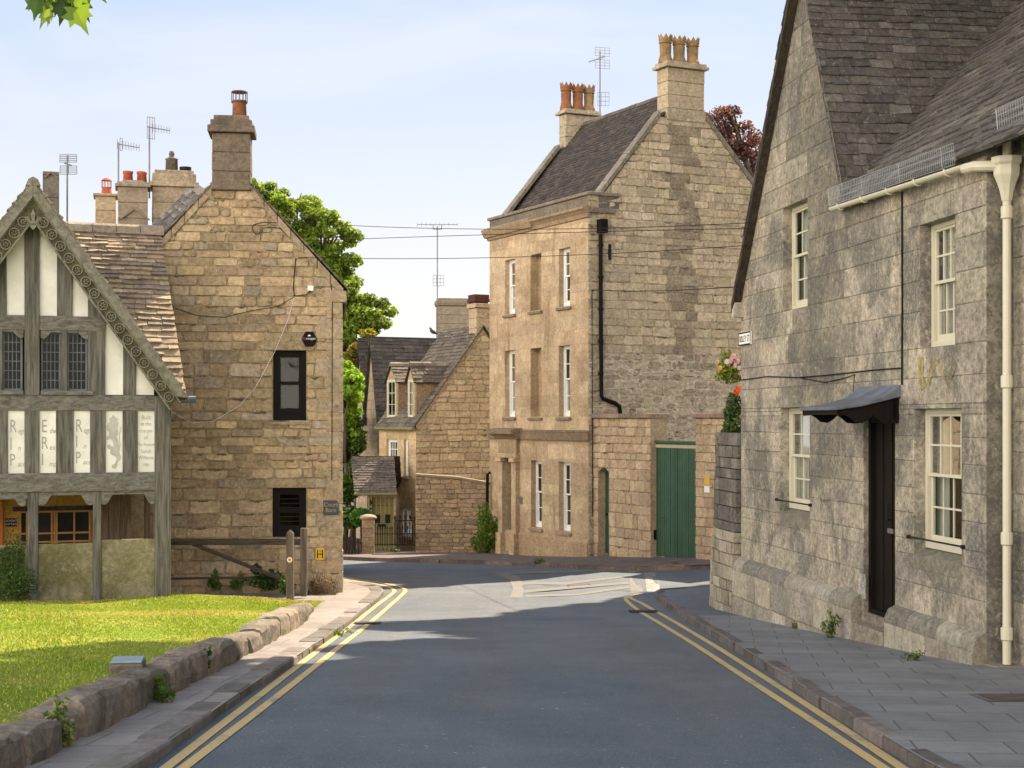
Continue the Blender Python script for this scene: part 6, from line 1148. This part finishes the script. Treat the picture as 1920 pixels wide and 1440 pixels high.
lv.build('leaves', M['leaf'], OT)
# plants against walls and in cracks
WG = [(.055, .11, .015), (.08, .145, .02), (.04, .08, .012), (.11, .17, .025)]; DK = [(.03, .065, .012), (.045, .09, .015), (.02, .05, .01)]
def at(x, y, z): return ((x - CX) * z / F, z)
X_, Y_ = at(20, 1130, 25.6); plant('wall_shrub', 'dense upright dark green shrub against the timber house low wall', 'shrub', X_, Y_, .95, 1.15, 2600, .05, DK + WG[:2], 31, ground=lawn_h(X_, Y_), stems=14)
for i, (x, y, z, w_, h_, n_, lab, pal) in enumerate(((398, 1110, 30, .32, .42, 240, 'thin leafy weed at the foot of the barn under the diagonal brace', WG), (448, 1112, 30, .3, .36, 260, 'small bushy weed at the foot of the barn, middle of the three', WG), (495, 1112, 29.9, .62, .5, 900, 'round dark green bush at the foot of the barn left of the marker post', DK), (536, 1115, 29.3, .35, .35, 300, 'low green weeds around the foot of the marker post', WG), (590, 1112, 30.5, .25, .3, 180, 'weeds growing around the foot of the brown timber post', WG))):
    X_, Y_ = at(x, y, z); plant('weed', lab, 'weed', X_, Y_, w_, h_, n_, .075, pal, 40 + i, ground=lawn_h(X_, Y_) - .05 if x < 560 else gz(X_, Y_) + .06)
X_, Y_ = at(612, 1105, 30.4); t = thing('dry_brush', 'heap of dry brown twigs in front of the barn corner', 'twigs', (X_, Y_, gz(X_, Y_) + .08)); mb = MB(); rr = random.Random(9)
for _ in range(110):
    b0 = Vector((X_ + rr.uniform(-.32, .22), Y_ + rr.uniform(-.12, .12), gz(X_, Y_) + .08)); e = b0 + Vector((rr.uniform(-.2, .2), rr.uniform(-.15, .15), rr.uniform(.08, .5))); mb.tube([b0, b0.lerp(e, .5) + Vector((rr.uniform(-.05, .05), 0, 0)), e], [.006, .004, .002], 4, rr.choice([(.16, .10, .06), (.09, .06, .045), (.22, .15, .08)]), False)
mb.build('twigs', M['vcol'], t); leaves('dead_leaves', t, [((X_ - .05, Y_, gz(X_, Y_) + .25), (.34, .14, .2))], 420, .04, [(.13, .08, .05), (.2, .13, .07), (.08, .05, .04)], shell=.1, seed=8)
X_, Y_ = at(905, 1036, 46.3); plant('creeper', 'leafy green creeper climbing the left corner of the town house', 'climber', X_, Y_, 1.0, 1.5, 1500, .10, [(.09, .17, .02), (.06, .12, .015), (.16, .25, .02)], 51, ground=gz(X_, Y_) + .1, stems=8)
X_, Y_ = at(677, 975, 46.9); t = thing('clipped_bush', 'round clipped green bush behind the domed gate pier', 'bush', (X_, Y_, gz(X_, Y_))); mb = MB(); mb.tube([(X_, Y_, gz(X_, Y_)), (X_, Y_, hq(985, 46.9))], .03, 6); mb.build('stem', M['bark'], t); leaves('foliage', t, [((X_, Y_, hq(970, 46.9)), (.36, .33, .3))], 1600, .075, [(.08, .2, .02), (.05, .13, .015), (.12, .26, .03)], shell=.6, seed=52)
t = plant('rose_bush', 'climbing rose with pink blooms above the blackened corner wall', 'rose', 3.83, 27.5, .62, .58, 850, .07, [(.12, .2, .02), (.3, .28, .03), (.2, .25, .03), (.08, .14, .02)], 61, ground=P(1364, 718, 27.5).z, stems=6); fl = MB(); rr = random.Random(2)
for x, y, r_, c in ((1375, 668, .055, (.75, .42, .5)), (1370, 676, .05, (.75, .45, .52)), (1363, 678, .05, (.8, .7, .68)), (1382, 678, .055, (.72, .35, .45)), (1378, 686, .04, (.78, .5, .55)), (1386, 690, .04, (.8, .62, .6)), (1381, 735, .06, (.75, .10, .03)), (1384, 728, .05, (.78, .16, .05)), (1350, 690, .04, (.75, .45, .1)), (1345, 678, .035, (.7, .5, .12)), (1388, 700, .04, (.75, .4, .5))):
    c0 = P(x, y, 27.24); fl = MB()
    for k in range(7): a = k * .9; d = Vector((math.cos(a), -.5 * (k % 2), math.sin(a))); s_ = Vector((-math.sin(a), .2, math.cos(a))); fl.poly([c0, c0 + d * r_ * .7 + s_ * r_ * .5, c0 + d * r_ * 1.1, c0 + d * r_ * .7 - s_ * r_ * .5], jit(c, .15))
    fl.build('flower', M['petal'], t)
t = thing('trailing_ivy', 'dark trailing evergreen spilling over the blackened corner wall', 'climber', P(1374, 820, 27.3)); leaves('foliage', t, [(P(1376, 762, 27.4), (.14, .2, .26)), (P(1374, 800, 27.3), (.17, .2, .25)), (P(1362, 812, 27.2), (.10, .12, .14)), (P(1366, 775, 27.3), (.10, .1, .14))], 1500, .06, [(.03, .06, .018), (.05, .09, .02), (.10, .15, .02)], M['leaf_dark'], shell=.2, seed=62); leaves('trails', t, [(P(1348, 850, 26.85), (.05, .05, .3)), (P(1346, 890, 26.85), (.04, .05, .3))], 150, .05, [(.06, .1, .02), (.16, .18, .03), (.2, .14, .05)], shell=.1, seed=63)
for i, (x, y, up, w_, h_, n_, lab, pal) in enumerate(((1558, 1196, .1, .2, .42, 240, 'tall green weed growing at the plinth left of the dark door', WG), (1718, 1238, .1, .28, .12, 140, 'grass tuft in the pavement right of the doorstep', WG), (1422, 1160, .1, .16, .10, 70, 'small tuft of grass at the far end of the plinth', WG), (1488, 1178, .1, .12, .1, 50, 'yellowing weed low on the plinth below the window', [(.2, .17, .04), (.12, .14, .03)]), (378, 1266, .08, .22, .3, 200, 'green fern like weed at the foot of the edging wall, nearest the lawn marker', DK), (300, 1316, .08, .26, .26, 260, 'bright leafy weed at the foot of the edging wall below the marker', WG), (110, 1400, .08, .24, .36, 300, 'flowering weed with pale leaves at the near end of the edging wall', [(.16, .2, .05), (.3, .3, .12), (.08, .12, .03)]), (448, 1228, .08, .24, .12, 110, 'low weeds at the foot of the edging wall, middle stretch', WG), (522, 1190, .08, .22, .14, 120, 'sunlit yellow green weeds at the foot of the edging wall', [(.2, .26, .03), (.12, .18, .02)]), (492, 1204, .08, .2, .12, 100, 'sunlit low weeds just nearer than the yellow green clump', [(.2, .26, .03), (.12, .18, .02)]), (636, 1190, .02, .42, .10, 200, 'green weeds in the gutter across the left yellow lines', WG), (1385, 1057, .1, .3, .06, 60, 'green moss tuft on the pavement below the green gate', WG), (345, 1047, .1, .1, .1, 10, '', WG))):
    if not lab: continue
    if x == 1385: X_, Y_ = G(1265, 1057, .1)
    else: X_, Y_ = G(x, y, up)
    plant('weed', lab, 'weed', X_, Y_, w_, h_, n_, .05 if h_ > .2 else .035, pal, 70 + i, ground=gz(X_, Y_) + up, stems=4)
for i, (x, y) in enumerate(((690, 1037), (790, 1035), (840, 1036), (1008, 1056), (740, 1036))):
    X_, Y_ = G(x, y, .1); plant('weed', ('tuft of grass at the foot of the gate pier', 'weeds at the left end of the garden wall', 'weeds at the middle of the garden wall foot', 'weed on the far kerb in front of the pillared doorway', 'small plants behind the bottom of the railings')[i], 'weed', X_, Y_, .4, .16, 90, .06, WG, 90 + i, ground=gz(X_, Y_) + .1, stems=3)
# ================================================================ LIGHT, SKY, CAMERA
EL = math.radians(49); AZ = math.atan2(.59, .81)
S = Vector((math.sin(AZ) * math.cos(EL), math.cos(AZ) * math.cos(EL), math.sin(EL)))
sl = bpy.data.lights.new('sun', 'SUN'); sl.energy = 5.0; sl.angle = math.radians(.53); sl.color = (1, .84, .62)
so = bpy.data.objects.new('sun', sl); COL.objects.link(so); so.rotation_euler = (-S).to_track_quat('-Z', 'Y').to_euler(); so.location = S * 60
wd = bpy.data.worlds.new('World'); SC.world = wd; wd.use_nodes = True; nt = wd.node_tree; bg = nt.nodes['Background']
sk = nt.nodes.new('ShaderNodeTexSky'); sk.sky_type = 'NISHITA'; sk.sun_disc = False; sk.sun_elevation = EL; sk.sun_rotation = AZ; sk.air_density = 1.0; sk.dust_density = 2.2; sk.ozone_density = 1.0
tc = N(nt, 'ShaderNodeTexCoord'); sx = N(nt, 'ShaderNodeSeparateXYZ'); nt.links.new(tc.outputs['Generated'], sx.inputs[0])
haze_ = mix(nt, ramp(nt, sx.outputs['Z'], .02, .30), (3.0, 2.98, 2.9), (1.8, 2.2, 2.85))       # pale hazy air, bluer upwards
haze_ = mix(nt, ramp(nt, sx.outputs['Z'], .30, .8), haze_, (2.2, 2.9, 3.9))
wv = N(nt, 'ShaderNodeMapping'); wv.inputs['Scale'].default_value = (1, 1, 3.2); nt.links.new(tc.outputs['Generated'], wv.inputs[0]); haze_ = mix(nt, ramp(nt, noise(nt, wv.outputs[0], 2.2, 5, .55, .5), .50, .74, 0, .45), haze_, (3.0, 2.95, 2.9))   # thin veils of cloud
vd = N(nt, 'ShaderNodeVectorMath', operation='DOT_PRODUCT'); nt.links.new(tc.outputs['Generated'], vd.inputs[0]); vd.inputs[1].default_value = (-.6, -.8, 0)
sky_fill = mul(nt, ramp(nt, vd.outputs['Value'], .0, .6), ramp(nt, sx.outputs['Z'], .85, .35))         # added bright area in the unseen sky opposite the sun, brightens shaded walls
haze_ = mix(nt, sky_fill, haze_, (16.0, 14.2, 11.9))
skc = mix(nt, 1.0, haze_, mix(nt, 1.0, sk.outputs[0], (.08, .07, .07), 'MULTIPLY'), 'ADD'); nt.links.new(skc, bg.inputs['Color']); bg.inputs['Strength'].default_value = .10
cd = bpy.data.cameras.new('camera'); cd.sensor_width = 36; cd.lens = 36 * F / 1920; cd.shift_y = (HZ - 720) / 1920; cd.clip_end = 2000
co_ = bpy.data.objects.new('camera', cd); COL.objects.link(co_); co_.location = (0, 0, CAMZ); co_.rotation_euler = (math.pi / 2, 0, 0); SC.camera = co_
SC.view_settings.view_transform = 'Standard'; SC.view_settings.look = 'None'; SC.view_settings.exposure = 1.6; SC.view_settings.gamma = 1
